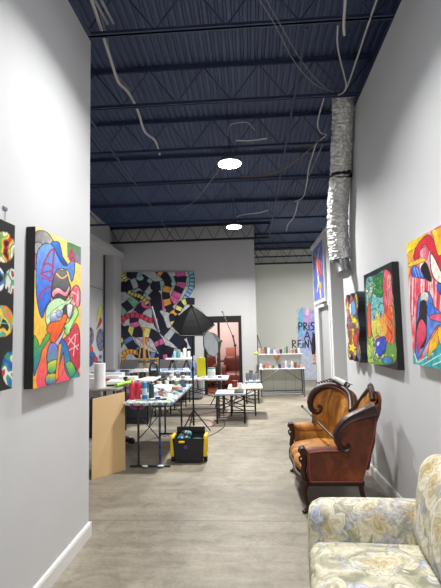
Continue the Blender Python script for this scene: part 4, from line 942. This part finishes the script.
# ------------------------------------------------------------------ softbox light stands
def tripod(m,c,zh,r,n=3,a0=.3):
    for k in range(n):
        a=a0+k*2*PI/n; m.tube([(c[0],c[1],zh),(c[0]+r*math.cos(a),c[1]+r*math.sin(a),.008)],.010,6); m.tube([(c[0],c[1],zh*.45),(c[0]+r*.5*math.cos(a),c[1]+r*.5*math.sin(a),zh*.5)],.005,6)
    return m
def octabox(cn,ax,rad,dep,label,pole_xy,outer,front,a0,NS=8,name='softbox'):
    cn=Vector(cn); ax=Vector(ax).normalized(); t=thing(name,label,'studio light',(pole_xy[0],pole_xy[1],0),'softbox lights on stands')
    u=ax.orthogonal().normalized(); u=Vector((1,0,0))-ax*ax.x; u.normalize(); w=ax.cross(u)
    def P(k,rr,h): a=a0+k*2*PI/NS; return cn+(u*math.cos(a)+w*math.sin(a))*rr+ax*h
    m=MB(); g=[[P(k,(rad*(.78*q+.22*math.sin(q*PI/2))) if q else .015,dep*(1-(.72*q+.28*q*q))) for k in range(NS+1)] for q in (0,.12,.3,.5,.7,.87,1)]
    t2=bmesh.new(); V=[[t2.verts.new(p) for p in row[:NS]] for row in g]
    for a,b in zip(V,V[1:]):
        for k in range(NS): t2.faces.new((a[k],a[(k+1)%NS],b[(k+1)%NS],b[k]))
    t2.faces.new(V[0]); m.add(t2); o=build('shell',m,outer,t,False)
    sm=o.modifiers.new('s','SOLIDIFY'); sm.thickness=.006
    for k in range(NS): build('rib',MB().tube([g[i][k] for i in range(7)],.006,5),BLACK,o)
    m=MB(); t2=bmesh.new(); V=[t2.verts.new(P(k,rad*.985,.012)) for k in range(NS)]; c=t2.verts.new(cn+ax*.03)
    for k in range(NS): t2.faces.new((V[k],V[(k+1)%NS],c))
    m.add(t2); build('diffuser',m,front,t,False)
    top=cn+ax*dep; build('lamp_holder',MB().cyl(top-ax*.03,top+ax*.025,.03,.022,12),BLACK,t)
    px,py=pole_xy
    build('pole',MB().cyl((px,py,.10),(px,py,1.0),.014,n=8).cyl((px,py,.95),(px,py,max(1.1,cn.z-.02)),.010,n=8).cyl((px,py,.93),(px,py,.99),.022,n=8).tube([(px,py,max(1.1,cn.z-.04)),top+ax*.02],.012,6),BLACK,t)
    build('tripod_base',tripod(MB(),(px,py),.34,.26),BLACK,t); return t
SBK=mat('black_nylon',(15,15,18),.6,0,.1,30)
octabox((-.885,6.98,1.635),(0,-.53,.85),.35,.36,'large black hexagonal softbox umbrella on a tall black tripod stand',(-.89,6.90),SBK,mat('white_diffuser',(215,215,215),.8),0,6)
octabox((-.79,8.98,1.29),(.66,.55,.16),.28,.27,'smaller grey-fronted softbox behind, beside the black doorway',(-.66,9.20),SBK,mat('grey_diffuser',(206,210,216),.6,0,.1,6),PI/8)
# third thin stand by the easel
t=thing('light_stand','thin bare black stand rising behind the paint-splattered table','stand',(-1.72,8.36,0)); 
build('pole',MB().cyl((-1.72,8.36,.10),(-1.72,8.36,1.62),.010,n=8),BLACK,t); build('tripod_base',tripod(MB(),(-1.72,8.36),.3,.22,3,.9),BLACK,t)
build('arm',MB().tube([(-1.72,8.36,1.55),(-1.86,8.36,2.05)],.022,8),mat('grey_bar',(120,124,130),.4,.5),t)
# boom stand in doorway
t=thing('boom_stand','black boom microphone stand leaning up across the black doorway','stand',(-.30,9.5,0))
build('pole',MB().cyl((-.30,9.5,.1),(-.30,9.5,1.25),.011,n=8),BLACK,t); build('boom_arm',MB().tube([(-.30,9.5,1.20),(-.345,9.5,1.44)],.018,8).tube([(-.33,9.5,1.38),(-.55,9.5,1.94)],.009,8).cyl((-.55,9.5,1.94),(-.57,9.5,1.985),.016,n=8),LEGG,t)
build('joint',MB().sph((-.305,9.5,1.24),.03).sph((-.345,9.5,1.44),.024),BLACK,t); build('tripod_base',tripod(MB(),(-.30,9.5),.3,.24),BLACK,t)
# ------------------------------------------------------------------ easel and chairs by the mural
EW=mat('easel_wood',(176,136,76),.5,0,.15,10)
t=thing('easel','wooden artist easel standing in front of the serpent mural','easel',(-2.45,10.3,0))
build('mast',MB().box((-2.50,10.28,.2),(-2.46,10.31,1.68),.003),EW,t); build('mast_head',MB().box((-2.52,10.265,1.62),(-2.43,10.32,1.70),.004),EW,t)
for dx in (-.26,.30): build('leg',MB().tube([(-2.48+dx*.2,10.30,1.4),(-2.48+dx,10.25,0)],.016,6),EW,t)
build('leg',MB().tube([(-2.48,10.32,1.4),(-2.48,10.75,0)],.016,6),EW,t); build('tray',MB().box((-2.62,10.21,.93),(-2.12,10.27,.96),.003).box((-2.16,10.22,.76),(-2.13,10.25,.98)),EW,t)
GF=mat('grey_fabric',(112,110,112),.8,0,.08,10)
def foldchair(x,y,label,rot=0):
    t=thing('folding_chair',label,'chair',(x,y,0),'grey folding chairs near the mural')
    m=MB(); m.prism([(x-.21,.50),(x+.21,.50),(x+.22,.80),(x+.17,.90),(x-.17,.90),(x-.22,.80)],1,y+.18,y+.20,.004); build('backrest',m,GF,t)
    build('seat',MB().pillow((x-.2,y-.2,.43),(x+.2,y+.17,.46),.012,.004,4),GF,t)
    for sx in (-.22,.22):
        build('leg',MB().tube([(x+sx,y+.22,.92),(x+sx,y-.22,.0)],.011,6),LEGG,t); build('leg',MB().tube([(x+sx*.95,y-.16,.44),(x+sx*.95,y+.26,.0)],.011,6),LEGG,t)
foldchair(-2.95,10.62,'grey folding chair with rounded back to the left of the easel')
foldchair(-2.16,10.62,'grey folding chair tucked behind the right side of the easel')
t=thing('fabric_mound','mound of grey fabric heaped behind the white bench near the mural','fabric',(-1.5,10.4,0)); 
m=MB(); m.prism([(-1.90,0),(-1.12,0),(-1.16,.70),(-1.28,.88),(-1.66,.90),(-1.84,.74)],1,10.15,10.7,.05); build('cover',m,GF,t)
# ------------------------------------------------------------------ small things
def mt(c,r=.4): return mat('c_%d_%d_%d'%c,c,r,0,.04,10)
def bottle(x,y,z,r,h,c,cap,label,group,name='paint_bottle',cat='bottle',lab=None):
    t=thing(name,label,cat,(x,y,z),group)
    bd=build('body',MB().lathe((x,y,z),[(r*.9,0),(r,.006),(r,h*.80),(r*.85,h*.85),(r*.4,h*.88)],14),mt(c),t)
    build('cap',MB().lathe((x,y,z+h*.88),[(r*.38,0),(r*.36,h*.04),(r*.14,h*.12)],10),mt(cap),t)
    if lab: build('label_band',MB().lathe((x,y,z+h*.2),[(r*1.02,0),(r*1.02,h*.35)],14),mt(lab),bd)
    return t
def can(x,y,z,r,h,c,label,group,cat='jar',name='paint_jar',lid=None,lab=None):
    t=thing(name,label,cat,(x,y,z),group)
    bd=build('body',MB().lathe((x,y,z),[(r*.96,0),(r,.004),(r,h*.9),(r*.94,h*.9)] if lid else [(r*.94,0),(r,.004),(r,h),(r*.93,h),(r*.9,h*.35)],16),mt(c),t)
    if lid: build('lid',MB().lathe((x,y,z+h*.9),[(r*1.04,0),(r*1.04,h*.09),(r*.98,h*.1)],16),mt(lid),t)
    if lab: build('label_band',MB().lathe((x,y,z+h*.2),[(r*1.02,0),(r*1.02,h*.4)],16),mt(lab),bd)
    return t
G1='paint things on the splattered table'
z=.741
bottle(-1.435,5.34,z,.034,.225,(222,60,84),(222,60,84),'red squeeze bottle on the left of the pair on the splattered table',G1)
bottle(-1.362,5.34,z,.034,.225,(206,40,74),(206,40,74),'red squeeze bottle on the right of the pair, beside the blue bottle',G1)
bottle(-1.285,5.36,z,.032,.23,(60,130,190),(230,230,230),'blue bottle with a pale label beside the red squeeze bottles',G1,lab=(190,210,230))
bottle(-1.215,5.42,z,.032,.20,(30,66,72),(26,40,44),'dark teal bottle to the right of the blue bottle',G1)
m=MB()
for k in range(14): m.sph((-1.20+R.uniform(-.10,.12),5.85+R.uniform(-.12,.12),z+.03+R.uniform(0,.05)),.05,(1,1,.6),8)
for v in m.bm.verts: v.co.z=max(v.co.z,z)
tag(build('crumpled_cloth',m,mt((226,230,236),.8)),'heap of crumpled white cloth in the middle of the splattered table','cloth',G1)
can(-1.06,5.5,z,.03,.03,(210,210,214),'shallow pale dish near the right edge of the splattered table',G1,'dish','dish')
can(-1.04,6.2,z,.06,.035,(226,120,50),'orange-rimmed paint dish at the far right of the splattered table',G1,'dish','dish')
t=thing('palette','grey paint-crusted palette on the far half of the splattered table','palette',(-1.15,6.35,z),G1); build('board',MB().prism([(-1.30,6.2),(-1.0,6.22),(-.98,6.5),(-1.28,6.52)],2,z,z+.012,.003),SPL2,t)
for i,(x_,y_,c,h,l) in enumerate([(-1.40,5.75,(150,130,110),.07,'small brown jar behind the red squeeze bottles'),(-1.33,5.95,(60,120,150),.06,'small teal jar behind the blue bottle'),(-1.38,6.2,(40,44,50),.09,'black jar at the back left of the splattered table'),(-1.25,6.62,(230,226,214),.08,'cream jar at the far end of the splattered table'),(-1.12,6.72,(120,150,110),.07,'green jar at the far end of the splattered table'),(-1.02,6.66,(90,92,96),.09,'grey jar at the far right corner of the splattered table'),(-1.12,5.35,(60,70,160),.03,'tiny blue paint pot at the near edge of the splattered table')]):
    can(x_,y_,z,.032,h,c,l,G1,lid=None if i%2 else (220,220,220))
def brush(p,q,c,l,g): 
    t=thing('paint_brush',l,'brush',p,g); P,Q=Vector(p),Vector(q); build('handle',MB().tube([P,P.lerp(Q,.7)],.006,6),mt(c),t); build('bristles',MB().tube([P.lerp(Q,.7),Q],[.008,.013],6),BLK,t)
brush((-1.30,5.55,.748),(-1.10,5.62,.748),(180,140,80),'wooden brush lying beside the white cloth',G1); brush((-1.22,5.2,.748),(-1.0,5.26,.748),(60,90,160),'blue brush on the near edge of the splattered table',G1)
# left worktable (behind board)
G2='supplies on the cluttered table behind the board'
m=MB().lathe((-2.25,6.55,z),[(.02,0),(.083,0),(.083,.36),(.02,.36)],24); t=thing('paper_towel_roll','tall white roll of paper towel standing beside the left wall end','paper roll',(-2.25,6.55,z)); build('roll',m,mt((226,226,228),.9),t); build('core',MB().lathe((-2.25,6.55,z+.355),[(.021,0),(.021,.008)],12),CREAM,t)
m=MB().tube([(-1.99,6.50,.774),(-1.93,6.72,.779),(-1.86,6.95,.774)],.030,12); tag(build('green_tube',m,mt((140,200,60))),'lime green rolled tube lying across the left tables behind the board','tube')
m=MB().cyl((-2.18,6.66,.757),(-1.99,6.70,.757),.014,n=8).box((-2.07,6.66,.742),(-1.94,6.72,.772),.006); tag(build('black_tool',m,BLK),'black handled roller tool lying beside the paper towel roll','tool')
for i,(x_,y_,sx,sy,h,c,l) in enumerate([(-2.12,6.9,.12,.09,.06,(230,228,224),'white cardboard box just right of the paper towel roll'),(-2.75,6.7,.14,.1,.14,(190,180,170),'beige box hidden left of the paper towel roll'),(-2.45,6.95,.1,.08,.10,(210,206,214),'pale lilac box behind the paper towel roll')]):
    o=tag(build('storage_box',MB().box((x_-sx,y_-sy,z),(x_+sx,y_+sy,z+h),.004),mt(c,.7),None,False),l,'box',G2)
G3='clutter on the paper heaped table'
for i,(x_,y_,sx,sy,h,c,l) in enumerate([(-2.75,7.7,.16,.12,.10,(220,214,204),'cream box left on the paper heaped table'),(-2.42,7.75,.13,.10,.07,(214,206,210),'pinkish white box second from left on the paper heaped table'),(-2.12,7.68,.14,.11,.05,(228,222,212),'flat white box in the middle of the paper heaped table'),(-2.0,8.02,.10,.08,.11,(196,180,160),'tan box at the back of the paper heaped table'),(-2.5,8.05,.18,.1,.09,(200,206,214),'pale blue box at the back of the paper heaped table')]):
    tag(build('storage_box',MB().box((x_-sx,y_-sy,z),(x_+sx,y_+sy,z+h),.004),mt(c,.7),None,False),l,'box',G3)
R2=random.Random(5)
for i,l in enumerate(['left front','centre front','right front','left rear','right rear']):
    x_,y_=[(-2.6,7.5),(-2.3,7.5),(-1.88,7.5),(-2.2,7.9),(-1.8,7.8)][i]; a=R2.uniform(-.4,.4); m=MB()
    for k in range(3): 
        q=bmesh.new(); bmesh.ops.create_cube(q,size=1); m.add(q,Matrix.Translation((x_,y_+.07,z+.003+.004*k))@Matrix.Rotation(a+k*.2,4,'Z')@Matrix.Diagonal((.21,.15,.003,1)))
    tag(build('paper_stack',m,PAPER,None,False),'loose stack of white paper, %s of the paper heaped table'%l,'paper',G3)
# camera-like black things and black bag handle
t=thing('black_camera','black camera with stubby lens among the papers left of the easel','camera',(-1.92,7.95,z),G3); build('body',MB().box((-2.16,7.86,z),(-2.02,7.93,z+.09),.01),BLK,t); build('lens',MB().cyl((-2.09,7.86,z+.045),(-2.09,7.78,z+.045),.032,n=14),BLK,t)
t=thing('black_camera','second black camera body beside the first, nearer the arched bag','camera',(-1.9,7.95,z),G3); build('body',MB().box((-1.99,7.88,z),(-1.87,7.95,z+.10),.01),BLK,t); build('lens',MB().cyl((-1.93,7.88,z+.05),(-1.93,7.80,z+.05),.03,n=14),BLK,t)
t=thing('equipment_bag','black bag with tall arched handles standing behind the red bottles','bag',(-1.78,8.12,z)); build('body',MB().pillow((-1.86,8.08,z),(-1.68,8.2,z+.10),.03,.01,6),BLK,t)
for dy in (0,.06): build('handle',MB().tube([(-1.85,8.1+dy,z+.08),(-1.84,8.1+dy,z+.19),(-1.79,8.1+dy,z+.25),(-1.73,8.1+dy,z+.22),(-1.70,8.1+dy,z+.08)],.014,8,4),BLK,t)
# dropcloth table clutter
G4='things on the dropcloth table'
for i,(x_,c,w,h,l) in enumerate([(-2.95,(120,120,126),.10,.05,'grey tray at the left of the dropcloth table'),(-2.62,(30,30,34),.12,.03,'flat black case on the left of the dropcloth table'),(-2.3,(226,226,230),.14,.05,'white tray under the easel side of the dropcloth table'),(-2.0,(150,190,220),.12,.04,'pale blue folded cloth in the middle of the dropcloth table'),(-1.95+.6,(226,224,220),.05,.05,'little white tray at the right end of the dropcloth table')]):
    tag(build('tray',MB().box((x_-w,9.22,z),(x_+w,9.36,z+h),.006),mt(c,.6),None,False),l,'tray',G4)
zb=.996; G5='bottles on the white bench'
for x_,r,h,c,cap,l in ((-1.62,.028,.15,(150,180,206),(220,220,224),'pale blue bottle, leftmost on the white bench'),(-1.54,.036,.17,(60,140,130),(40,110,100),'teal bottle second from left on the white bench'),(-1.47,.03,.13,(216,216,220),(216,216,220),'short white bottle next to the teal one on the white bench'),(-1.40,.038,.23,(236,236,236),(206,40,40),'tall white bottle in the middle right of the white bench'),(-1.31,.034,.16,(222,220,216),(30,30,34),'white bottle with a black cap at the right end of the white bench')): bottle(x_,9.5,zb,r,h,c,cap,l,G5)
# smeared table C
G6='things on the smeared table by the doorway'; zc=.666
bottle(-1.11,8.55,zc,.04,.36,(110,160,214),(236,236,240),'tall light blue spray bottle on the smeared table beside the stand pole',G6,'spray_bottle')
tag(build('yellow_panel',MB().prism([(-1.03,0),(-.86,0),(-.87,.37),(-1.0,.38),(-1.03,.34)],1,8.60,8.66,.006),mt((206,196,30))),'tall yellow plastic sheet standing on the smeared table','plastic sheet')
bpy.data.objects['yellow_panel'].location.z=zc
can(-.74,8.52,zc,.075,.19,(226,230,228),'white tub with a teal lid on the smeared table',G6,'tub','tub',lid=(40,110,104),lab=(200,214,210))
can(-.58,8.45,zc,.04,.03,(50,34,38),'small dark dish at the right end of the smeared table',G6,'dish','dish')
for x_,y_,c,h,l in ((-1.52,8.5,(190,180,160),.06,'beige jar on the left end of the smeared table'),(-1.40,8.6,(90,100,96),.09,'grey-green jar left on the smeared table'),(-1.28,8.45,(110,116,100),.05,'olive jar left of the blue spray bottle')): can(x_,y_,zc,.04,h,c,l,G6,lid=(200,200,200))
# low table things
G7='things on the cream board'
can(-.285,8.02+.1,.526,.055,.12,(110,26,28),'dark red paint can on the cream board','cream',cat='can',name='paint_can',lid=(140,50,46))
bpy.data.objects['paint_can']['group']=G7
can(-.19,8.03,.526,.042,.085,(226,224,220),'white mug right of the dark red paint can',G7,'mug','mug')
tag(build('paper_stack',MB().box((-.395,8.05,.526),(-.35,8.35,.545),.002),PAPER,None,False),'white paper pile on the left of the cream board','paper',G7)
tag(build('plank_edge',MB().box((-.28,7.50,.501),(-.12,7.9,.515),.002),mt((30,32,40))),'flat black tray on the grey-blue low table in front of the paint can','tray')
# brush jars behind the cream board near wall end
G8='grey jars near the wall end'
t=ftable('low_table','narrow grey low table at the wall end holding a row of grey jars',-.12,.20,9.5,10.1,.48,GT,BLACK,.03,.04,False,group='low tables')
for x_,y_,c,h,l in ((-.06,9.6,(130,132,134),.16,'grey jar, leftmost in the row by the mural wall end'),(.02,9.8,(110,112,116),.20,'darker tall jar, second in the row by the mural wall end'),(.08,9.6,(150,150,150),.14,'pale grey jar, third in the row by the mural wall end'),(.15,9.8,(140,136,130),.17,'brownish grey jar, last in the row by the mural wall end')): can(x_,y_,.481,.04,h,c,l,G8,lid=(70,70,74) if h>.16 else None)
# supply table items
G9='paint supplies on the supply table'; pal=[((226,226,224),'white'),((190,170,140),'beige'),((60,62,66),'black'),((120,140,170),'dusty blue'),((200,120,110),'coral'),((170,172,170),'grey'),((214,206,190),'cream'),((110,84,70),'brown'),((90,120,90),'green'),((170,140,180),'lilac')]
ordw=['leftmost','second from left','third from left','fourth from left','fifth from left','sixth from left','seventh from left','eighth from left','ninth from left','tenth from left','eleventh from left','twelfth from left','thirteenth from left','rightmost']
R3=random.Random(11)
for i in range(14):
    (c,cn),(c2_,cn2)=pal[(i*3+1)%10],pal[(i*7+2)%10]
    x_=.24+i*.073; h=.06+R3.random()*.11
    if i%3==0: bottle(x_,10.74,.986,.027,h+.05,c,c2_,'small %s bottle, %s on the supply table upper shelf'%(cn,ordw[i]),G9)
    else: can(x_,10.74,.986,.031,h,c,'small %s jar, %s on the supply table upper shelf'%(cn,ordw[i]),G9,lid=c2_ if i%2 else None)
R3=random.Random(12)
for i in range(14):
    (c,cn),(c2_,cn2)=pal[(i*7)%10],pal[(i*3+4)%10]
    x_=.26+i*.073; h=.05+R3.random()*.09
    if i in (8,10): bottle(x_,10.52,.656,.024,.24-i*.006,(214,206,196),(200,110,100),'tall cream bottle, %s on the supply table lower top'%ordw[i],G9)
    elif i%4==1: 
        tag(build('storage_box',MB().box((x_-.028,10.49,.656),(x_+.028,10.55,.656+h*.8),.004),mt(c,.6),None,False),'small %s box, %s on the supply table lower top'%(cn,ordw[i]),'box',G9)
    else: can(x_,10.52,.656,.032,h*1.2,c,'small %s jar, %s on the supply table lower top'%(cn,ordw[i]),G9,lid=c2_ if i%2 else None)
m=MB().lathe((.64,10.645,.78),[(.012,0),(.02,.05),(.085,.15),(.09,.18)],16); tag(build('funnel',m,mt((176,120,84))),'brown cone funnel hanging from the upper shelf edge of the supply table','funnel')
m=MB().pillow((.10,10.62,.985),(.20,10.78,1.035),.02,.01,5); tag(build('green_sponge',m,mt((150,214,50))),'bright green sponge at the left end of the upper shelf','sponge')
# more clutter
G11='small jars among the papers'
xs_=[(-2.95,(60,70,90),'navy',.10),(-2.84,(200,196,186),'cream',.08),(-2.66,(150,60,60),'brick red',.09),(-2.32,(90,110,90),'moss green',.08),(-2.22,(206,206,206),'white',.12),(-2.12,(110,90,70),'brown',.07)]
for x_,c,cn,h in xs_: can(x_,8.19,z,.035,h,c,'small %s jar in the back row of the paper heaped table'%cn,G11,lid=(190,190,190) if h>.09 else None)
for x_,y_,c,cn,h in ((-1.95,7.05,(200,160,60),'ochre',.07),(-2.3,7.08,(170,80,90),'rose',.08),(-2.02,7.12,(40,50,60),'black',.10)): can(x_,y_,z,.035,h,c,'small %s jar at the back of the cluttered table'%cn,G2)
for x_,y_,c,cn,h in ((-1.33,6.45,(206,206,200),'white',.09),(-1.40,6.55,(120,60,50),'rust',.07),(-.97,6.45,(60,90,140),'royal blue',.06),(-1.20,6.1,(186,170,140),'sand',.07),(-.96,6.05,(220,200,190),'blush',.05),(-1.42,6.0,(90,80,70),'umber',.10),(-1.3,6.75,(70,80,80),'slate',.10),(-.97,5.75,(226,226,226),'snow white',.03)): can(x_,y_,z,.034,h,c,'small %s jar on the splattered table'%cn,G1)
for x_,y_,c,cn,h in ((-1.0,8.75,(120,130,120),'sage',.08),(-1.55,8.75,(210,206,200),'ivory',.10),(-1.35,8.8,(70,60,60),'dark brown',.09),(-.90,8.40,(200,210,220),'icy',.04)): can(x_,y_,zc,.038,h,c,'small %s jar on the smeared table'%cn,G6)
for k,(x_,y_,a,c,cn) in enumerate(((-1.18,5.65,.5,(200,60,60),'red'),(-1.0,5.95,-.4,(40,110,120),'teal'),(-1.3,6.3,.9,(230,200,60),'yellow'))):
    P=Vector((x_,y_,z+.014)); Q=P+Vector((math.cos(a),math.sin(a),0))*.12
    t=thing('paint_tube','%s paint tube lying on the splattered table'%cn,'paint tube',P,G1); build('tube_body',MB().tube([P,P.lerp(Q,.8),P.lerp(Q,.86)],[.012,.013,.006],10),mt(c),t); build('cap',MB().tube([P.lerp(Q,.86),Q],.007,8),WHT,t)
# under the left tables: crates, bag
G10='storage under the left tables'
for i,(x_,y_,sx,sy,z0_,h,c,l) in enumerate([(-2.45,6.8,.25,.22,0,.30,(34,34,40),'black crate on the floor under the cluttered table'),(-2.45,6.8,.23,.2,.301,.24,(60,56,70),'dark purple-grey crate stacked on the black crate'),(-2.0,7.75,.22,.2,0,.32,(40,42,48),'charcoal crate under the paper heaped table'),(-2.55,7.8,.22,.2,0,.36,(150,150,152),'grey crate under the paper heaped table'),(-2.1,9.5,.3,.25,0,.4,(70,74,84),'slate crate under the dropcloth table')]):
    t=thing('storage_crate',l,'crate',(x_,y_,z0_),G10); build('body',MB().box((x_-sx,y_-sy,z0_),(x_+sx,y_+sy,z0_+h*.9),.012),mt(c),t); build('rim',MB().box((x_-sx-.012,y_-sy-.012,z0_+h*.9),(x_+sx+.012,y_+sy+.012,z0_+h),.006),mt(c),t)
m=MB().pillow((-1.86,6.55,.42),(-1.56,6.85,.66),.10,.03,8); t=thing('shopping_bag','bulging magenta bag hanging from the table corner behind the splattered table','bag',(-1.7,6.7,.42)); build('body',m,mt((140,30,100)),t); build('handle',MB().tube([(-1.80,6.7,.64),(-1.86,6.72,.70),(-1.95,6.75,.735)],.008,6,3),mt((140,30,100)),t)
m=MB()
for k in range(8): m.sph((-1.75+R.uniform(-.12,.12),6.0+R.uniform(-.2,.2),.05+R.uniform(0,.05)),.055,(1,1,.8),8)
for v in m.bm.verts: v.co.z=max(v.co.z,0)
tag(build('black_bag',m,BLK),'low heap of black bag on the floor behind the hardboard','bag')
for x_,y_,l in ((-1.21,5.09,'crushed white wrapper at the left of the splattered table foot'),(-1.04,5.10,'crushed white wrapper at the right of the splattered table foot')):
    m=MB(); 
    for k in range(5): m.sph((x_+R.uniform(-.03,.03),y_+R.uniform(-.015,.015),.03),.018,(1.3,1,.6),6)
    for v in m.bm.verts: v.co.z=max(v.co.z-.006,.0225)
    tag(build('wrapper',m,mt((226,226,222),.7)),l,'wrapper','wrappers')
# floor cables
cable([(-1.3,6.6,.006),(-1.0,7.1,.006),(-.62,7.35,.006),(-.75,7.8,.006),(-1.1,7.9,.006),(-.9,8.4,.006),(-.3,8.9,.006)],.006,mt((170,80,100)),'pink-red extension lead looping over the floor by the light stand',6,6,'cables on the floor')
cable([(-1.1,6.2,.006),(-.7,6.5,.006),(-.45,7.2,.006),(-.5,7.9,.006)],.005,BLK,'black lead on the floor near the light stand feet',6,6,'cables on the floor')
# ------------------------------------------------------------------ pink room furniture
LE=mat('brown_leather',(104,48,36),.35,0,.2,8)
t=thing('leather_armchair','brown leather armchair in the pink room beyond the doorway','armchair',(-.42,12.2,0))
build('seat',MB().pillow((-.72,11.95,.12),(-.14,12.5,.44),.06,.02,8),LE,t); build('backrest',MB().pillow((-.72,12.45,.12),(-.14,12.65,.85),.08,.02,8),LE,t)
for x_ in (-.76,-.18): build('arm',MB().pillow((x_,11.95,.12),(x_+.12,12.6,.62),.05,.01,8),LE,t)
for x_ in (-.70,-.14): 
    for y_ in (12.0,12.55): build('leg',MB().cyl((x_,y_,0),(x_,y_,.14),.02,n=8),WOODD,t)
t=thing('leather_couch','reddish brown leather couch at the left of the pink room','couch',(-1.5,12.7,0)); build('seat',MB().pillow((-2.1,12.3,.12),(-1.0,12.9,.45),.06,.02,8),LE,t); build('backrest',MB().pillow((-2.1,12.8,.12),(-1.0,13.05,.9),.09,.02,8),LE,t); build('arm',MB().pillow((-1.06,12.3,.12),(-.92,12.95,.62),.05,.01,8),LE,t)
for x_ in (-2.0,-1.05): 
    for y_ in (12.4,12.9): build('leg',MB().cyl((x_,y_,0),(x_,y_,.14),.02,n=8),WOODD,t)
t=thing('side_table','dark table with a turned leg beside the leather armchair','table',(-.6,12.85,0)); build('tabletop',MB().box((-.85,12.72,.68),(-.3,13.15,.71),.006),WOODD,t); build('leg',MB().cyl((-.58,12.93,0),(-.58,12.93,.68),.03,n=10),WOODD,t)
tag(build('leaning_picture',MB().box((-.70,13.05,.711),(-.42,13.09,1.08),.006),mt((190,120,100))),'small picture standing on the dark table in the pink room','picture')
struct('floor_pink_room',MB().box((-2.6,11.15,.0),(.09,13.3,.004)),mat('brown_wood_floor',(120,72,48),.35,0,.25,4))
# ------------------------------------------------------------------ person behind the box room corner
def skin(name,V,E,m,parent,root=0,lev=2):
    me=bpy.data.meshes.new(name); o0=ORG[parent.name]; me.from_pydata([tuple(Vector(v[0])-o0) for v in V],E,[]); o=bpy.data.objects.new(name,me); COL.objects.link(o); o.parent=parent; ORG[o.name]=o0
    sk=o.modifiers.new('skin','SKIN'); 
    for i,v in enumerate(V):
        r=v[1]; r=(r,r) if not isinstance(r,tuple) else r; me.skin_vertices[0].data[i].radius=r; me.skin_vertices[0].data[i].use_root=(i==root)
    sb=o.modifiers.new('sub','SUBSURF'); sb.levels=lev; sb.render_levels=lev; me.materials.append(m)
    sk.use_smooth_shade=True; return o
px_,py_=1.71,10.45
t=thing('person','person in a black top and dark trousers, mostly hidden behind the white box room corner','person',(px_,py_,0))
SK=mat('skin_tone',(196,140,112),.5); S=lambda x,y,z:(px_+x,py_+y,z)
V=[(S(0,0,.95),(.13,.10)),(S(0,0,1.12),(.12,.09)),(S(0,0,1.32),(.15,.10)),(S(0,0,1.45),(.08,.07)),(S(0,0,1.52),.05),(S(0,-.01,1.60),(.075,.09)),(S(0,-.01,1.70),(.07,.085)),
(S(-.17,0,1.41),.055),(S(-.215,0,1.14),.042),(S(-.225,-.06,.90),.03),(S(-.225,-.08,.83),.032),(S(.17,0,1.41),.055),(S(.215,0,1.14),.042),(S(.225,-.06,.90),.03),(S(.225,-.08,.83),.032),
(S(-.09,0,.86),.085),(S(-.10,0,.50),.055),(S(-.10,.01,.09),.035),(S(-.10,-.12,.03),.03),(S(.09,0,.86),.085),(S(.10,0,.50),.055),(S(.10,.01,.09),.035),(S(.10,-.12,.03),.03)]
E_=[(0,1),(1,2),(2,3),(3,4),(4,5),(5,6),(2,7),(7,8),(8,9),(9,10),(2,11),(11,12),(12,13),(13,14),(0,15),(15,16),(16,17),(17,18),(0,19),(19,20),(20,21),(21,22)]
skin('body',V,E_,SK,t)
for s in (-1,1):
    for k in range(4):
        x0_=s*.225+(k-1.5)*.016; L=[.055,.065,.062,.05][k]
        build('finger',MB().tube([S(x0_,-.085,.80),S(x0_,-.09,.80-L*.5),S(x0_*.995,-.08,.80-L)],[.009,.008,.006],6,2),SK,t)
    build('thumb',MB().tube([S(s*.225-s*.025,-.10,.83),S(s*.225-s*.04,-.125,.80),S(s*.225-s*.038,-.13,.775)],[.010,.009,.007],6,2),SK,t)
TOP=mt((24,24,28),.8)
skin('black_top',[(S(0,0,1.0),(.155,.125)),(S(0,0,1.12),(.14,.11)),(S(0,0,1.32),(.17,.12)),(S(0,0,1.43),(.10,.09)),(S(-.18,0,1.41),.07),(S(-.22,0,1.14),.057),(S(-.23,-.05,.95),.045),(S(.18,0,1.41),.07),(S(.22,0,1.14),.057),(S(.23,-.05,.95),.045)],[(0,1),(1,2),(2,3),(2,4),(4,5),(5,6),(2,7),(7,8),(8,9)],TOP,t)
skin('trousers',[(S(0,0,.98),(.15,.12)),(S(-.09,0,.86),.10),(S(-.10,0,.50),.075),(S(-.10,.01,.10),.06),(S(.09,0,.86),.10),(S(.10,0,.50),.075),(S(.10,.01,.10),.06)],[(0,1),(1,2),(2,3),(0,4),(4,5),(5,6)],mt((30,32,40),.8),t)
for s in (-1,1): build('shoe',MB().pillow(S(s*.10-.05,-.20,0),S(s*.10+.05,.07,.09),.03,.005,5),BLK,t)
skin('hair',[(S(0,.02,1.74),.085),(S(0,.05,1.62),(.095,.07)),(S(0,.07,1.45),(.085,.045)),(S(0,.07,1.36),(.06,.03))],[(0,1),(1,2),(2,3)],mt((110,66,40),.6),t)
build('nose',MB().sph(S(0,-.105,1.63),.014,(.8,1,1.3),8),SK,t)
for s in (-1,1): build('eye',MB().sph(S(s*.03,-.088,1.66),.011,n=8),WHT,t); build('ear',MB().sph(S(s*.078,0,1.64),.022,(.4,.8,1.2),8),SK,t)
build('mouth',MB().sph(S(0,-.095,1.585),.016,(1.3,.4,.4),8),mt((160,80,76),.5),t)
# ------------------------------------------------------------------ render look
w=bpy.data.worlds.new('world'); scn.world=w; w.use_nodes=True; w.node_tree.nodes['Background'].inputs[0].default_value=(.5,.55,.65,1); w.node_tree.nodes['Background'].inputs[1].default_value=.05
vs=scn.view_settings; vs.view_transform='Standard'; vs.look='None'; vs.gamma=1; vs.exposure=0.12; vs.use_curve_mapping=False
